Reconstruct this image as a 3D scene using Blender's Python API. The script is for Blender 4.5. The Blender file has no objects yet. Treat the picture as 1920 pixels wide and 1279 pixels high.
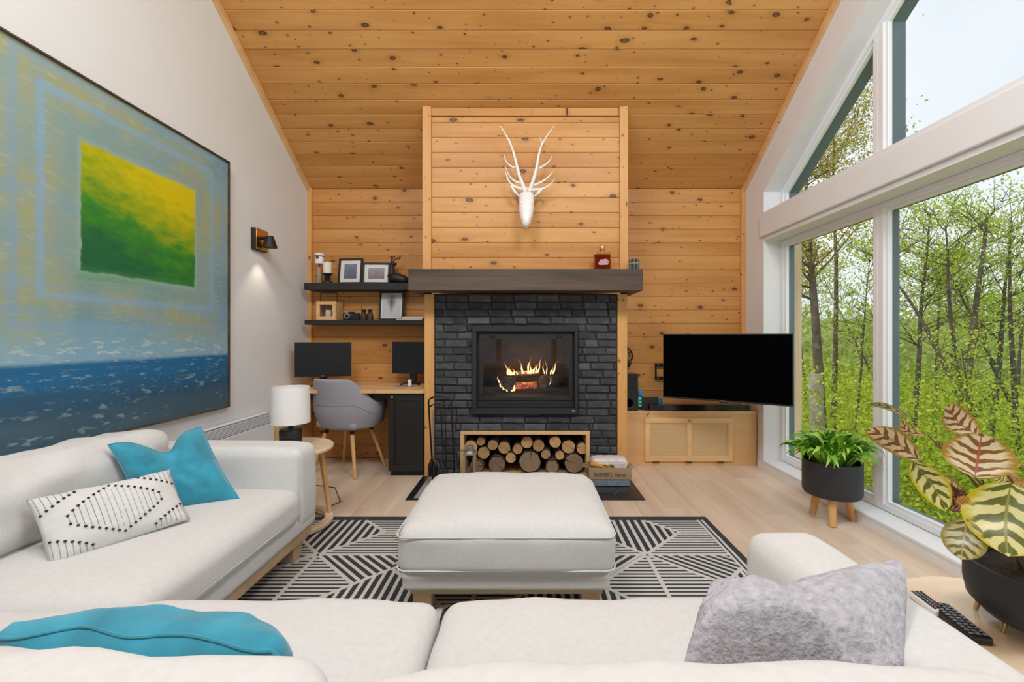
import bpy, bmesh, math, random
from mathutils import Vector, Matrix, noise
R = math.radians
S = bpy.context.scene
C = S.collection
# ------------------------------------------------------------------ camera
F, CX, CY, HC = 826.0, 987.0, 632.0, 1.2          # focal length, vanishing point (px of 1920x1279), eye height
cam = bpy.data.cameras.new('camera'); camo = bpy.data.objects.new('camera', cam); C.objects.link(camo)
cam.sensor_width = 36; cam.lens = 36*F/1920
cam.shift_x = -(CX-960)/1920; cam.shift_y = -(639.5-CY)/1920
cam.clip_start = 0.02; cam.clip_end = 900
camo.location = (0, 0, HC); camo.rotation_euler = (R(90), 0, 0)
S.camera = camo
# ------------------------------------------------------------------ view, world, fill lights
vs = S.view_settings
vs.view_transform = 'Standard'; vs.look = 'None'; vs.gamma = 1; vs.use_curve_mapping = False
vs.exposure = 0.08
W = bpy.data.worlds.new('overcast_sky'); S.world = W; W.use_nodes = True
nt = W.node_tree; nt.nodes.clear()
o_ = nt.nodes.new('ShaderNodeOutputWorld'); bg = nt.nodes.new('ShaderNodeBackground')
tc = nt.nodes.new('ShaderNodeTexCoord'); nz = nt.nodes.new('ShaderNodeTexNoise'); rp = nt.nodes.new('ShaderNodeValToRGB')
nz.inputs['Scale'].default_value = 2.2; nz.inputs['Detail'].default_value = 5
rp.color_ramp.elements[0].position = .3; rp.color_ramp.elements[0].color = (.74, .79, .86, 1)
rp.color_ramp.elements[1].position = .7; rp.color_ramp.elements[1].color = (.93, .95, .97, 1)
nt.links.new(tc.outputs['Generated'], nz.inputs['Vector']); nt.links.new(nz.outputs['Fac'], rp.inputs['Fac'])
nt.links.new(rp.outputs['Color'], bg.inputs['Color']); nt.links.new(bg.outputs[0], o_.inputs[0])
bg.inputs['Strength'].default_value = 1.15
def area(name, loc, rot, sx, sy, power, col=(1, 1, 1), portal=False):
    l = bpy.data.lights.new(name, 'AREA'); l.shape = 'RECTANGLE'; l.size = sx; l.size_y = sy; l.energy = power; l.color = col
    o = bpy.data.objects.new(name, l); C.objects.link(o); o.location = loc; o.rotation_euler = rot
    if portal: l.cycles.is_portal = True
    return o
# added fill lights under the ridge, out of view; housings below are made up
FILL_LIGHTS = [(-1.0, .4), (1.0, .4)]
for lx, ly in FILL_LIGHTS:
    area('fill_light', (lx, ly+.05, 4.583-(1.5-ly)*.6667-.075), (R(33.69), 0, 0), 1.1, .8, 56, (.93, .965, 1))
# the bright upper part of the overcast sky, as a very soft sun high over the roof
sn = bpy.data.lights.new('overcast_zenith', 'SUN'); sn.energy = 1.9; sn.angle = R(70); sn.color = (1, .98, .95)
sno = bpy.data.objects.new('overcast_zenith', sn); C.objects.link(sno); sno.rotation_euler = (R(8), R(-38), 0)
# sky portals at the glazed walls
area('portal', (2.45, 1.5, 1.08), (0, R(90), 0), 2.0, 5.0, 1, portal=True)
area('portal', (2.45, 1.5, 3.2), (0, R(90), 0), 1.9, 5.0, 1, portal=True)
area('portal', (0, -2.0, 1.25), (R(90), 0, 0), 3.6, 2.1, 1, portal=True)
# ------------------------------------------------------------------ material helpers
def nodes(name):
    m = bpy.data.materials.new(name); m.use_nodes = True
    t = m.node_tree; b = t.nodes['Principled BSDF']; return m, t, b
def N(t, kind, **kw):
    n = t.nodes.new('ShaderNode'+kind)
    for k, v in kw.items():
        if k in n.inputs: n.inputs[k].default_value = v
        else: setattr(n, k, v)
    return n
def ramp(t, fac, stops):
    r = N(t, 'ValToRGB'); e = r.color_ramp.elements
    while len(e) < len(stops): e.new(.5)
    for q, (p, c) in zip(e, stops): q.position = p; q.color = (*c, 1) if len(c) == 3 else c
    t.links.new(fac, r.inputs[0]); return r.outputs[0]
def math_(t, op, a, b=None, clamp=False):
    n = N(t, 'Math', operation=op); n.use_clamp = clamp
    for i, v in enumerate((a, b)):
        if v is None: continue
        if hasattr(v, 'node'): t.links.new(v, n.inputs[i])
        else: n.inputs[i].default_value = v
    return n.outputs[0]
def mix(t, fac, a, b, mode='MIX'):
    n = N(t, 'Mix', data_type='RGBA', blend_type=mode)
    for i, v in ((0, fac), (6, a), (7, b)):
        if hasattr(v, 'node'): t.links.new(v, n.inputs[i])
        else: n.inputs[i].default_value = v if i == 0 else ((*v, 1) if len(v) == 3 else v)
    return n.outputs[2]
def bump(t, b, h, strength, dist=.01):
    n = N(t, 'Bump'); n.inputs['Strength'].default_value = strength; n.inputs['Distance'].default_value = dist
    t.links.new(h, n.inputs['Height']); t.links.new(n.outputs[0], b.inputs['Normal'])
def mapping(t, vec, scale, rot=(0, 0, 0)):
    n = N(t, 'Mapping'); n.inputs['Scale'].default_value = scale; n.inputs['Rotation'].default_value = rot
    t.links.new(vec, n.inputs['Vector']); return n.outputs[0]
def srgb(r, g, b):
    return tuple(((c/255)/12.92 if c <= 10 else (((c/255)+.055)/1.055)**2.4) for c in (r, g, b))
def plain(name, col, rough=.5, metal=0, spec=.5, nscale=0, namp=.1, bumpy=0, bscale=200, bdist=.002):
    m, t, b = nodes(name)
    b.inputs['Base Color'].default_value = (*col, 1); b.inputs['Roughness'].default_value = rough
    b.inputs['Metallic'].default_value = metal; b.inputs['Specular IOR Level'].default_value = spec
    c = N(t, 'TexCoord').outputs['Object']
    if nscale:
        n = N(t, 'TexNoise', Scale=nscale, Detail=4); t.links.new(c, n.inputs['Vector'])
        lo = tuple(max(0, x*(1-namp)) for x in col); hi = tuple(min(1, x*(1+namp)) for x in col)
        t.links.new(ramp(t, n.outputs['Fac'], [(.3, lo), (.7, hi)]), b.inputs['Base Color'])
    if bumpy:
        n = N(t, 'TexNoise', Scale=bscale, Detail=3); t.links.new(c, n.inputs['Vector'])
        bump(t, b, n.outputs['Fac'], bumpy, bdist)
    return m
def wood(name, lo, hi, knot=None, rough=.5, along='X', grain=1.0, knots=1.0, spec=.35, varied=.5, ksize=1.0, kcover=1.0):
    """grain runs along one object axis; every board takes its own offset from Object Info Random"""
    m, t, b = nodes(name)
    co = N(t, 'TexCoord').outputs['Object']; rnd = N(t, 'ObjectInfo').outputs['Random']
    off = N(t, 'CombineXYZ'); t.links.new(math_(t, 'MULTIPLY', rnd, 53.7), off.inputs[0]); t.links.new(math_(t, 'MULTIPLY', rnd, 17.3), off.inputs[1]); t.links.new(math_(t, 'MULTIPLY', rnd, 31.1), off.inputs[2])
    ad = N(t, 'VectorMath', operation='ADD'); t.links.new(co, ad.inputs[0]); t.links.new(off.outputs[0], ad.inputs[1]); v = ad.outputs[0]
    sc = {'X': (1.3, 22, 22), 'Y': (22, 1.3, 22), 'Z': (22, 22, 1.3)}[along]
    g = N(t, 'TexNoise', Scale=1.0*grain, Detail=6, Roughness=.6, Distortion=.6); t.links.new(mapping(t, v, sc), g.inputs['Vector'])
    big = N(t, 'TexNoise', Scale=1.0, Detail=2); sb = {'X': (.8, 5, 5), 'Y': (5, .8, 5), 'Z': (5, 5, .8)}[along]
    t.links.new(mapping(t, v, sb), big.inputs['Vector'])
    f = math_(t, 'ADD', math_(t, 'MULTIPLY', g.outputs['Fac'], .42), math_(t, 'MULTIPLY', big.outputs['Fac'], .58))
    f = math_(t, 'ADD', f, math_(t, 'MULTIPLY', math_(t, 'SUBTRACT', rnd, .5), .25*varied))
    col = ramp(t, f, [(.32, lo), (.66, hi)])
    if knot:
        dist = N(t, 'TexNoise', Scale=9, Detail=2); t.links.new(v, dist.inputs['Vector'])
        dv = N(t, 'VectorMath', operation='MULTIPLY_ADD'); t.links.new(dist.outputs['Color'], dv.inputs[0]); dv.inputs[1].default_value = (.05, .02, .05); t.links.new(v, dv.inputs[2])
        for (s1, s2, rad, pw, seed) in ((3.4, 6.2, .105, 1.7, 0), (8.0, 13, .085, 2.4, 5.3)):
            vo = N(t, 'TexVoronoi'); vo.voronoi_dimensions = '2D'; vo.inputs['Scale'].default_value = 1
            if seed:
                a2 = N(t, 'VectorMath', operation='ADD'); t.links.new(dv.outputs[0], a2.inputs[0]); a2.inputs[1].default_value = (seed, seed, seed); src = a2.outputs[0]
            else: src = dv.outputs[0]
            sv = N(t, 'SeparateXYZ'); t.links.new(src, sv.inputs[0]); cv = N(t, 'CombineXYZ'); li, ac = {'X': (0, 1), 'Y': (1, 0), 'Z': (2, 0)}[along]
            t.links.new(math_(t, 'MULTIPLY', sv.outputs[li], s1), cv.inputs[0]); t.links.new(math_(t, 'MULTIPLY', sv.outputs[ac], s2), cv.inputs[1]); t.links.new(cv.outputs[0], vo.inputs['Vector'])
            sp = N(t, 'SeparateColor'); t.links.new(vo.outputs['Color'], sp.inputs[0])
            r_ = math_(t, 'MULTIPLY', math_(t, 'POWER', sp.outputs[0], pw/kcover), rad*ksize)
            q = math_(t, 'DIVIDE', vo.outputs['Distance'], math_(t, 'MAXIMUM', r_, .001))
            halo = ramp(t, math_(t, 'MULTIPLY', q, .25), [(.2, (1, 1, 1)), (.75, (0, 0, 0))])
            core = ramp(t, math_(t, 'MULTIPLY', q, .5), [(.0, (.55, .55, .55)), (.28, (.75, .75, .75)), (.42, (1, 1, 1)), (.55, (0, 0, 0))])
            col = mix(t, math_(t, 'MULTIPLY', halo, .38), col, tuple(c*.62 for c in lo))
            col = mix(t, math_(t, 'MULTIPLY', core, knots), col, knot)
    t.links.new(col, b.inputs['Base Color'])
    b.inputs['Roughness'].default_value = rough; b.inputs['Specular IOR Level'].default_value = spec
    bump(t, b, g.outputs['Fac'], .08, .003)
    return m
M = {}
PLO, PHI, KN = srgb(188, 128, 64), srgb(216, 160, 94), srgb(62, 33, 20)
M['pine'] = wood('knotty_pine', PLO, PHI, KN, rough=.42)
M['pine_z'] = wood('knotty_pine_post', srgb(208, 150, 86), srgb(230, 178, 112), KN, along='Z', rough=.42, ksize=.7)
M['pine_plain'] = wood('pale_pine', srgb(212, 166, 110), srgb(232, 192, 138), KN, rough=.45, kcover=.7, ksize=.6)
M['oak_floor'] = wood('oak_floor', srgb(206, 180, 155), srgb(232, 212, 190), None, rough=.33, spec=.45, varied=.8)
M['oak'] = wood('light_oak', srgb(222, 194, 156), srgb(238, 214, 182), None, rough=.2, spec=.7)  # lightened so the base colour carries window glare on the table top
M['oak_z'] = wood('light_oak_leg', srgb(204, 152, 92), srgb(226, 178, 118), None, along='Z', rough=.45)
M['ext_wood'] = wood('pale_cladding_board', srgb(216, 186, 148), srgb(238, 214, 182), None, along='Z', rough=.7)
M['plinth'] = wood('sofa_plinth_wood', srgb(178, 148, 112), srgb(204, 176, 140), None, rough=.5)
M['dark_beam'] = wood('dark_stained_beam', srgb(62, 52, 46), srgb(108, 88, 73), srgb(34, 27, 24), rough=.55, ksize=.8)
M['crate_wood'] = wood('grey_crate_wood', srgb(140, 116, 88), srgb(176, 150, 118), srgb(70, 50, 38), rough=.7, ksize=.3)
M['white_wall'] = plain('white_plaster', srgb(230, 231, 232), .85, bumpy=.15, bscale=90, nscale=3, namp=.015)
M['white_frame'] = plain('white_window_frame', srgb(236, 238, 240), .35)
M['clad'] = plain('blue_grey_cladding', srgb(92, 108, 116), .5)
M['fabric'] = plain('cream_linen', srgb(217, 216, 213), .95, spec=.15, nscale=60, namp=.035, bumpy=.35, bscale=650, bdist=.0015)
M['teal'] = plain('teal_velvet', srgb(52, 148, 172), .75, spec=.25, nscale=9, namp=.22, bumpy=.2, bscale=300)
M['teal'].node_tree.nodes['Principled BSDF'].inputs['Sheen Weight'].default_value = .35
M['grey_felt'] = plain('grey_chair_fabric', srgb(160, 158, 166), .95, spec=.1, nscale=220, namp=.10, bumpy=.3, bscale=700)
M['fur'] = plain('grey_faux_fur', srgb(186, 184, 190), 1, spec=.05, nscale=55, namp=.17, bumpy=.55, bscale=160, bdist=.006)
M['black_paint'] = plain('black_paint', srgb(28, 28, 29), .5)
M['black_shelf'] = plain('black_stained_wood', srgb(34, 33, 33), .6, nscale=30, namp=.3)
M['black_metal'] = plain('black_metal', srgb(30, 30, 33), .42, metal=.4)
M['cast_iron'] = plain('matte_cast_iron', srgb(46, 47, 51), .6, metal=.3, bumpy=.1, bscale=300)
M['soot'] = plain('sooty_firebrick', srgb(66, 62, 60), .9, nscale=9, namp=.4)  # sooty grey lightened to stand in for the glass's hazy reflection
M['screen'] = plain('black_screen', (.0005, .0005, .0005), .5, spec=.02)
M['monitor_screen'] = plain('grey_black_screen', srgb(30, 32, 37), .45, spec=.3)
M['plastic_black'] = plain('black_plastic', srgb(24, 24, 26), .4)
M['gloss_black'] = plain('gloss_black', srgb(16, 17, 20), .12)
M['white_metal'] = plain('white_enamel', srgb(232, 234, 238), .4)
M['slot'] = plain('shadowed_grille_metal', srgb(150, 155, 165), .5)
M['lampshade'] = plain('white_linen_shade', srgb(238, 236, 232), .9, bumpy=.2, bscale=500)
M['brass'] = plain('brass', srgb(205, 165, 95), .28, metal=1)
M['gold_leg'] = plain('pale_brass_leg', srgb(205, 190, 150), .3, metal=1)
M['white_resin'] = plain('white_resin', srgb(240, 238, 236), .35)
M['pot_black'] = plain('matte_black_pot', srgb(40, 42, 47), .55)
M['soil'] = plain('dark_soil', srgb(46, 34, 28), 1, nscale=80, namp=.5, bumpy=.8, bscale=120, bdist=.01)
M['mortar'] = plain('dark_mortar', srgb(62, 62, 64), .95, nscale=40, namp=.3, bumpy=.5, bscale=150)
M['tile_black'] = plain('black_hearth_tile', srgb(26, 27, 30), .3, nscale=6, namp=.2)
M['grout'] = plain('pale_grout', srgb(150, 150, 150), .9)
M['candle'] = plain('ivory_candle_wax', srgb(240, 232, 214), .5)
M['paper'] = plain('white_paper', srgb(232, 226, 220), .9, nscale=14, namp=.06)
M['newsprint'] = plain('folded_newsprint', srgb(222, 210, 204), .95, nscale=60, namp=.12)
M['mat_card'] = plain('mount_card', srgb(228, 224, 218), .8)
M['galv'] = plain('galvanised_steel', srgb(150, 162, 172), .45, metal=.6, nscale=25, namp=.2)
M['rope'] = plain('hemp_rope', srgb(170, 138, 96), .95, nscale=200, namp=.3, bumpy=.6, bscale=300)
M['yellow'] = plain('yellow_leather_glove', srgb(206, 150, 46), .7, nscale=20, namp=.15)
M['brown'] = plain('dark_brown_leather', srgb(66, 42, 28), .55, nscale=30, namp=.3)
M['zinc'] = plain('zinc_lantern_top', srgb(170, 172, 172), .35, metal=.8)
M['rattan'] = plain('woven_cane', srgb(226, 190, 138), .7)
M['rattan_back'] = plain('dark_behind_cane', srgb(112, 78, 48), .9)
M['ink'] = plain('dark_print', srgb(50, 42, 38), .8)
M['rug_dark'] = plain('charcoal_rug_yarn', srgb(66, 67, 70), 1, spec=.05, nscale=160, namp=.3, bumpy=.6, bscale=320, bdist=.003)
M['rug_light'] = plain('ivory_rug_yarn', srgb(206, 204, 199), 1, spec=.05, nscale=160, namp=.08, bumpy=.5, bscale=320, bdist=.003)
M['neon_blue'] = plain('bright_blue_plastic', srgb(60, 150, 205), .4)
M['mint'] = plain('mint_green_plastic', srgb(110, 222, 200), .4)
M['grey_plastic'] = plain('grey_plastic', srgb(120, 124, 130), .4)
M['red_btn'] = plain('red_button', srgb(190, 60, 60), .5)
M['label'] = plain('pale_bottle_label', srgb(190, 150, 150), .7, nscale=60, namp=.2)
M['bark_pale'] = plain('pale_snag_bark', srgb(150, 142, 130), .95, nscale=12, namp=.3)
def glassy(name, tint=(1, 1, 1), refl=1.0, rough=0.0, ior=1.45):
    m = bpy.data.materials.new(name); m.use_nodes = True; t = m.node_tree; t.nodes.clear()
    o = N(t, 'OutputMaterial'); tr = N(t, 'BsdfTransparent'); tr.inputs[0].default_value = (*tint, 1)
    gl = N(t, 'BsdfGlossy'); gl.inputs['Roughness'].default_value = rough; fr = N(t, 'Fresnel'); fr.inputs[0].default_value = ior
    mx = N(t, 'MixShader'); fb = math_(t, 'SUBTRACT', 1, N(t, 'NewGeometry').outputs['Backfacing']); t.links.new(math_(t, 'MULTIPLY', math_(t, 'MULTIPLY', fr.outputs[0], refl, clamp=True), fb), mx.inputs[0]); t.links.new(tr.outputs[0], mx.inputs[1]); t.links.new(gl.outputs[0], mx.inputs[2]); t.links.new(mx.outputs[0], o.inputs[0])
    return m
M['glass'] = glassy('window_glass', (.97, .985, .98), .7)
M['fire_glass'] = glassy('stove_glass', (.8, .8, .81), 1.0, 0)
M['amber'] = glassy('amber_liquid_bottle', (.72, .26, .05), 1.2)
M['clear'] = glassy('clear_glass', (.9, .92, .92), 1)
def emit(name, col, s):
    m = bpy.data.materials.new(name); m.use_nodes = True; t = m.node_tree; t.nodes.clear()
    o = N(t, 'OutputMaterial'); e = N(t, 'Emission'); e.inputs[0].default_value = (*col, 1); e.inputs[1].default_value = s; t.links.new(e.outputs[0], o.inputs[0]); return m
M['bulb'] = emit('lit_bulb', (1, .78, .5), 12)
M['fill_glow'] = emit('lit_fill_panel', (1, .965, .92), 6)  # glow meant for the added fill panels
# brick: charcoal with worn pale scuffs, each brick its own shade
m, t, b = nodes('charcoal_brick'); M['brick'] = m
co = N(t, 'TexCoord').outputs['Object']; rn = N(t, 'ObjectInfo').outputs['Random']
n1 = N(t, 'TexNoise', Scale=26, Detail=6, Roughness=.65); t.links.new(co, n1.inputs['Vector'])
n2 = N(t, 'TexNoise', Scale=9, Detail=4, Roughness=.7); t.links.new(co, n2.inputs['Vector'])
f = math_(t, 'ADD', math_(t, 'MULTIPLY', n1.outputs['Fac'], .6), math_(t, 'MULTIPLY', rn, .42))
c1 = ramp(t, f, [(.25, srgb(44, 44, 47)), (.55, srgb(68, 68, 72)), (.8, srgb(96, 96, 101))])
sc_ = ramp(t, n2.outputs['Fac'], [(.55, (0, 0, 0)), (.7, (1, 1, 1))])
t.links.new(mix(t, math_(t, 'MULTIPLY', sc_, .45), c1, srgb(122, 122, 124)), b.inputs['Base Color'])
b.inputs['Roughness'].default_value = .75; bump(t, b, n1.outputs['Fac'], .6, .006)
# firewood end grain and bark
def endgrain(name, lo, hi):
    m, t, b = nodes(name); co = N(t, 'TexCoord').outputs['Object']; rn = N(t, 'ObjectInfo').outputs['Random']
    w = N(t, 'TexWave', wave_type='RINGS', rings_direction='Y'); w.inputs['Scale'].default_value = 38; w.inputs['Distortion'].default_value = 3; w.inputs['Detail'].default_value = 3
    t.links.new(co, w.inputs['Vector'])
    n = N(t, 'TexNoise', Scale=30, Detail=5); t.links.new(co, n.inputs['Vector'])
    f = math_(t, 'ADD', math_(t, 'MULTIPLY', w.outputs['Fac'], .22), math_(t, 'ADD', math_(t, 'MULTIPLY', n.outputs['Fac'], .5), math_(t, 'MULTIPLY', rn, .3)))
    t.links.new(ramp(t, f, [(.25, lo), (.8, hi)]), b.inputs['Base Color']); b.inputs['Roughness'].default_value = .85; return m
M['end'] = endgrain('cut_log_end', srgb(150, 106, 66), srgb(214, 170, 118))
M['end_grey'] = endgrain('weathered_log_end', srgb(104, 84, 66), srgb(160, 134, 106))
M['bark'] = plain('log_bark', srgb(92, 76, 64), .95, nscale=40, namp=.4, bumpy=.8, bscale=60, bdist=.01)
M['charred'] = plain('charred_log', srgb(92, 84, 80), .95, nscale=25, namp=.4, bumpy=.8, bscale=60, bdist=.01)
m, t, b = nodes('glowing_embers'); M['ember'] = m
n = N(t, 'TexNoise', Scale=40, Detail=4); t.links.new(N(t, 'TexCoord').outputs['Object'], n.inputs['Vector'])
t.links.new(ramp(t, n.outputs['Fac'], [(.42, (.25, .02, .01)), (.6, (1, .22, .08)), (.72, (1, .55, .3))]), b.inputs['Emission Color']); b.inputs['Emission Strength'].default_value = .9; b.inputs['Base Color'].default_value = (.1, .03, .02, 1)
# ------------------------------------------------------------------ geometry helpers
def P(px, py, d): return Vector(((px-CX)/F*d, d, HC+(CY-py)/F*d))
def G(px, py, z=0):
    d = F*(HC-z)/(py-CY); return Vector(((px-CX)/F*d, d, z))
class B:
    def __init__(s, mtx=None): s.bm = bmesh.new(); s.M = mtx or Matrix()
    def v(s, p): return s.bm.verts.new(s.M @ Vector(p))
    def face(s, vs):
        try: return s.bm.faces.new(vs)
        except ValueError: return None
    def poly(s, pts): return s.face([s.v(p) for p in pts])
    def box(s, x0, x1, y0, y1, z0, z1):
        a = [s.v((x, y, z)) for z in (z0, z1) for y in (y0, y1) for x in (x0, x1)]
        for q in ((0, 2, 3, 1), (4, 5, 7, 6), (0, 1, 5, 4), (2, 6, 7, 3), (0, 4, 6, 2), (1, 3, 7, 5)): s.face([a[i] for i in q])
        return s
    def prism(s, pts, vec):
        vec = Vector(vec); a = [s.v(p) for p in pts]; b = [s.v(Vector(p)+vec) for p in pts]; n = len(pts)
        s.face(a[::-1]); s.face(b)
        for i in range(n): s.face([a[i], a[(i+1) % n], b[(i+1) % n], b[i]])
        return s
    def tube(s, pts, rad, n=8, cap=True, flat=1.0):
        pts = [Vector(p) for p in pts]; rad = rad if isinstance(rad, (list, tuple)) else [rad]*len(pts)
        rings = []; up = None
        for i, p in enumerate(pts):
            d = (pts[min(i+1, len(pts)-1)]-pts[max(i-1, 0)])
            d = d.normalized() if d.length > 1e-9 else Vector((0, 0, 1))
            if up is None: up = Vector((0, 0, 1)) if abs(d.z) < .9 else Vector((1, 0, 0))
            a = d.cross(up); a = a.normalized() if a.length > 1e-6 else d.orthogonal().normalized(); b = a.cross(d).normalized(); up = b
            rings.append([s.v(p+(a*math.cos(2*math.pi*k/n)+b*math.sin(2*math.pi*k/n)*flat)*rad[i]) for k in range(n)])
        for r0, r1 in zip(rings, rings[1:]):
            for k in range(n): s.face([r0[k], r0[(k+1) % n], r1[(k+1) % n], r1[k]])
        if cap: s.face(rings[0][::-1]); s.face(rings[-1])
        return s
    def lathe(s, prof, c=(0, 0, 0), n=32, sx=1, sy=1):
        c = Vector(c); rings = []
        for r, z in prof:
            if r < 1e-6: rings.append([s.v(c+Vector((0, 0, z)))])
            else: rings.append([s.v(c+Vector((r*sx*math.cos(2*math.pi*k/n), r*sy*math.sin(2*math.pi*k/n), z))) for k in range(n)])
        for a, b in zip(rings, rings[1:]):
            for k in range(n):
                if len(a) == 1 and len(b) == 1: continue
                if len(a) == 1: s.face([a[0], b[(k+1) % n], b[k]])
                elif len(b) == 1: s.face([a[k], a[(k+1) % n], b[0]])
                else: s.face([a[k], a[(k+1) % n], b[(k+1) % n], b[k]])
        return s
    def ball(s, c, r, sx=1, sy=1, sz=1, n=16):
        return s.lathe([(r*math.sin(math.pi*i/(n//2)), -sz*r*math.cos(math.pi*i/(n//2))) for i in range(n//2+1)], c, n, sx, sy)
    def disc(s, c, r, axis, h, n=20):
        c = Vector(c); ax = Vector(axis).normalized(); return s.tube([c, c+ax*h], r, n)
    def grid(s, fn, nu, nv):
        g = [[s.v(fn(i/nu, j/nv)) for j in range(nv+1)] for i in range(nu+1)]
        for i in range(nu):
            for j in range(nv): s.face([g[i][j], g[i+1][j], g[i+1][j+1], g[i][j+1]])
        return g
def T(o, parent):
    o.parent = parent
    if parent is not None: o.matrix_parent_inverse = Matrix.Translation(-Vector(parent.location)) if parent.rotation_euler.to_matrix() == Matrix.Identity(3) else (Matrix.Translation(parent.location) @ parent.rotation_euler.to_matrix().to_4x4()).inverted()
def obj(name, b, mat, parent=None, smooth=False, bev=0, sub=0, seg=2, label=None, merge=False, kind=None):
    bm = b.bm
    if merge: bmesh.ops.remove_doubles(bm, verts=bm.verts, dist=1e-5)
    bmesh.ops.recalc_face_normals(bm, faces=bm.faces)
    me = bpy.data.meshes.new(name); bm.to_mesh(me); bm.free()
    for x in (mat if isinstance(mat, (list, tuple)) else [mat]): me.materials.append(M[x] if isinstance(x, str) else x)
    if smooth:
        me.polygons.foreach_set('use_smooth', [True]*len(me.polygons))
        if smooth != 'all': me.set_sharp_from_angle(angle=R(smooth if smooth is not True else 40))
    o = bpy.data.objects.new(name, me); C.objects.link(o); T(o, parent)
    if bev:
        m = o.modifiers.new('bevel', 'BEVEL'); m.width = bev; m.segments = seg; m.limit_method = 'ANGLE'; m.harden_normals = False
        if not smooth: me.polygons.foreach_set('use_smooth', [True]*len(me.polygons)); me.set_sharp_from_angle(angle=R(50))
    if sub:
        m = o.modifiers.new('subdivision', 'SUBSURF'); m.levels = sub; m.render_levels = sub
    if label: o['label'] = label
    if kind: o['kind'] = kind
    return o
def thing(name, label, cat, loc=(0, 0, 0), group=None, kind=None):
    o = bpy.data.objects.new(name, None); C.objects.link(o); o.location = loc; o.empty_display_size = .05
    o['label'] = label
    if cat: o['category'] = cat
    if group: o['group'] = group
    if kind: o['kind'] = kind
    return o
def tag(o, label, cat=None, group=None, kind=None):
    o['label'] = label
    if cat: o['category'] = cat
    if group: o['group'] = group
    if kind: o['kind'] = kind
    return o
_pm = {}
def plank(name, L, Wd, Th, mtx, mat, parent, cham=.004):
    key = (round(L, 4), round(Wd, 4), round(Th, 4), mat, cham)
    me = _pm.get(key)
    if me is None:
        b = B(); h = Wd/2; c = cham
        b.prism([(-L/2, y, z) for y, z in ((-h, -Th), (h, -Th), (h, -c), (h-c, 0), (-h+c, 0), (-h, -c))], (L, 0, 0))
        bmesh.ops.recalc_face_normals(b.bm, faces=b.bm.faces)
        me = bpy.data.meshes.new(name); b.bm.to_mesh(me); b.bm.free(); me.materials.append(M[mat]); _pm[key] = me
    o = bpy.data.objects.new(name, me); C.objects.link(o); o.matrix_world = mtx
    if parent is not None: o.parent = parent
    return o
def frame_mtx(loc, x, y, z):
    m = Matrix((Vector(x), Vector(y), Vector(z))).transposed().to_4x4(); m.translation = Vector(loc); return m
def softbox(b, x0, x1, y0, y1, z0, z1, r=.05, puff=(.0, .0, .0), n=22, amp=0, nf=4, seed=0):
    """rounded upholstered block; puff = extra bulge along x, y, z"""
    c = Vector(((x0+x1)/2, (y0+y1)/2, (z0+z1)/2)); h = Vector(((x1-x0)/2, (y1-y0)/2, (z1-z0)/2))
    ts = [math.copysign(1-(1-abs(2*i/n-1))**1.6, 2*i/n-1) if i*2 != n else 0.0 for i in range(n+1)]
    vm = {}
    def pt(p):
        k = tuple(round(q, 5) for q in p)
        if k in vm: return vm[k]
        w = Vector((p[0]*h.x, p[1]*h.y, p[2]*h.z)); rr = min(r, h.x, h.y, h.z)
        q = Vector([max(-(h[i]-rr), min(h[i]-rr, w[i])) for i in range(3)]); d = w-q
        if d.length > 1e-9: w = q+d.normalized()*rr
        u = [max(-1, min(1, w[i]/h[i])) for i in range(3)]
        e = [1-u[i]**4 for i in range(3)]
        w = w+Vector((puff[0]*u[0]*e[1]*e[2], puff[1]*u[1]*e[0]*e[2], puff[2]*u[2]*e[0]*e[1]))
        if amp:
            nv = noise.noise(Vector((w.x*nf+seed, w.y*nf-seed, w.z*nf+seed*.3)))+.5*noise.noise(Vector((w.x*nf*2.3+seed, w.y*nf*2.3, w.z*nf*2.3)))
            w = w+Vector((u[0]*abs(u[0]), u[1]*abs(u[1]), u[2]*abs(u[2])))*nv*amp
        vm[k] = b.v(c+w); return vm[k]
    for ax in range(3):
        for sgn in (-1, 1):
            for i in range(n):
                for j in range(n):
                    qs = []
                    for a_, b_ in ((i, j), (i+1, j), (i+1, j+1), (i, j+1)):
                        p = [0, 0, 0]; p[ax] = sgn; p[(ax+1) % 3] = ts[a_]; p[(ax+2) % 3] = ts[b_]; qs.append(pt(p))
                    if len(set(qs)) >= 3: b.face(qs)
    return b
def clip_poly(poly, a, b):   # keep the side left of a->b (2-D)
    out = []
    for i, p in enumerate(poly):
        q = poly[(i+1) % len(poly)]
        sp = (b[0]-a[0])*(p[1]-a[1])-(b[1]-a[1])*(p[0]-a[0]); sq = (b[0]-a[0])*(q[1]-a[1])-(b[1]-a[1])*(q[0]-a[0])
        if sp >= 0: out.append(p)
        if (sp >= 0) != (sq >= 0):
            k = sp/(sp-sq); out.append((p[0]+(q[0]-p[0])*k, p[1]+(q[1]-p[1])*k))
    return out
def clip_convex(poly, region):
    for i in range(len(region)):
        if len(poly) < 3: return []
        poly = clip_poly(poly, region[i], region[(i+1) % len(region)])
    return poly if len(poly) >= 3 else []
# ------------------------------------------------------------------ the room
XL, XR, YB, YR, EAVE, RIDGE_Y, SL = -2.16, 2.16, 4.37, -1.9, 2.67, 1.5, 2/3
RIDGE_Z = EAVE+(YB-RIDGE_Y)*SL
def ceil_z(y): return EAVE+(YB-y)*SL if y >= RIDGE_Y else RIDGE_Z-(RIDGE_Y-y)*SL
random.seed(4)
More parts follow.
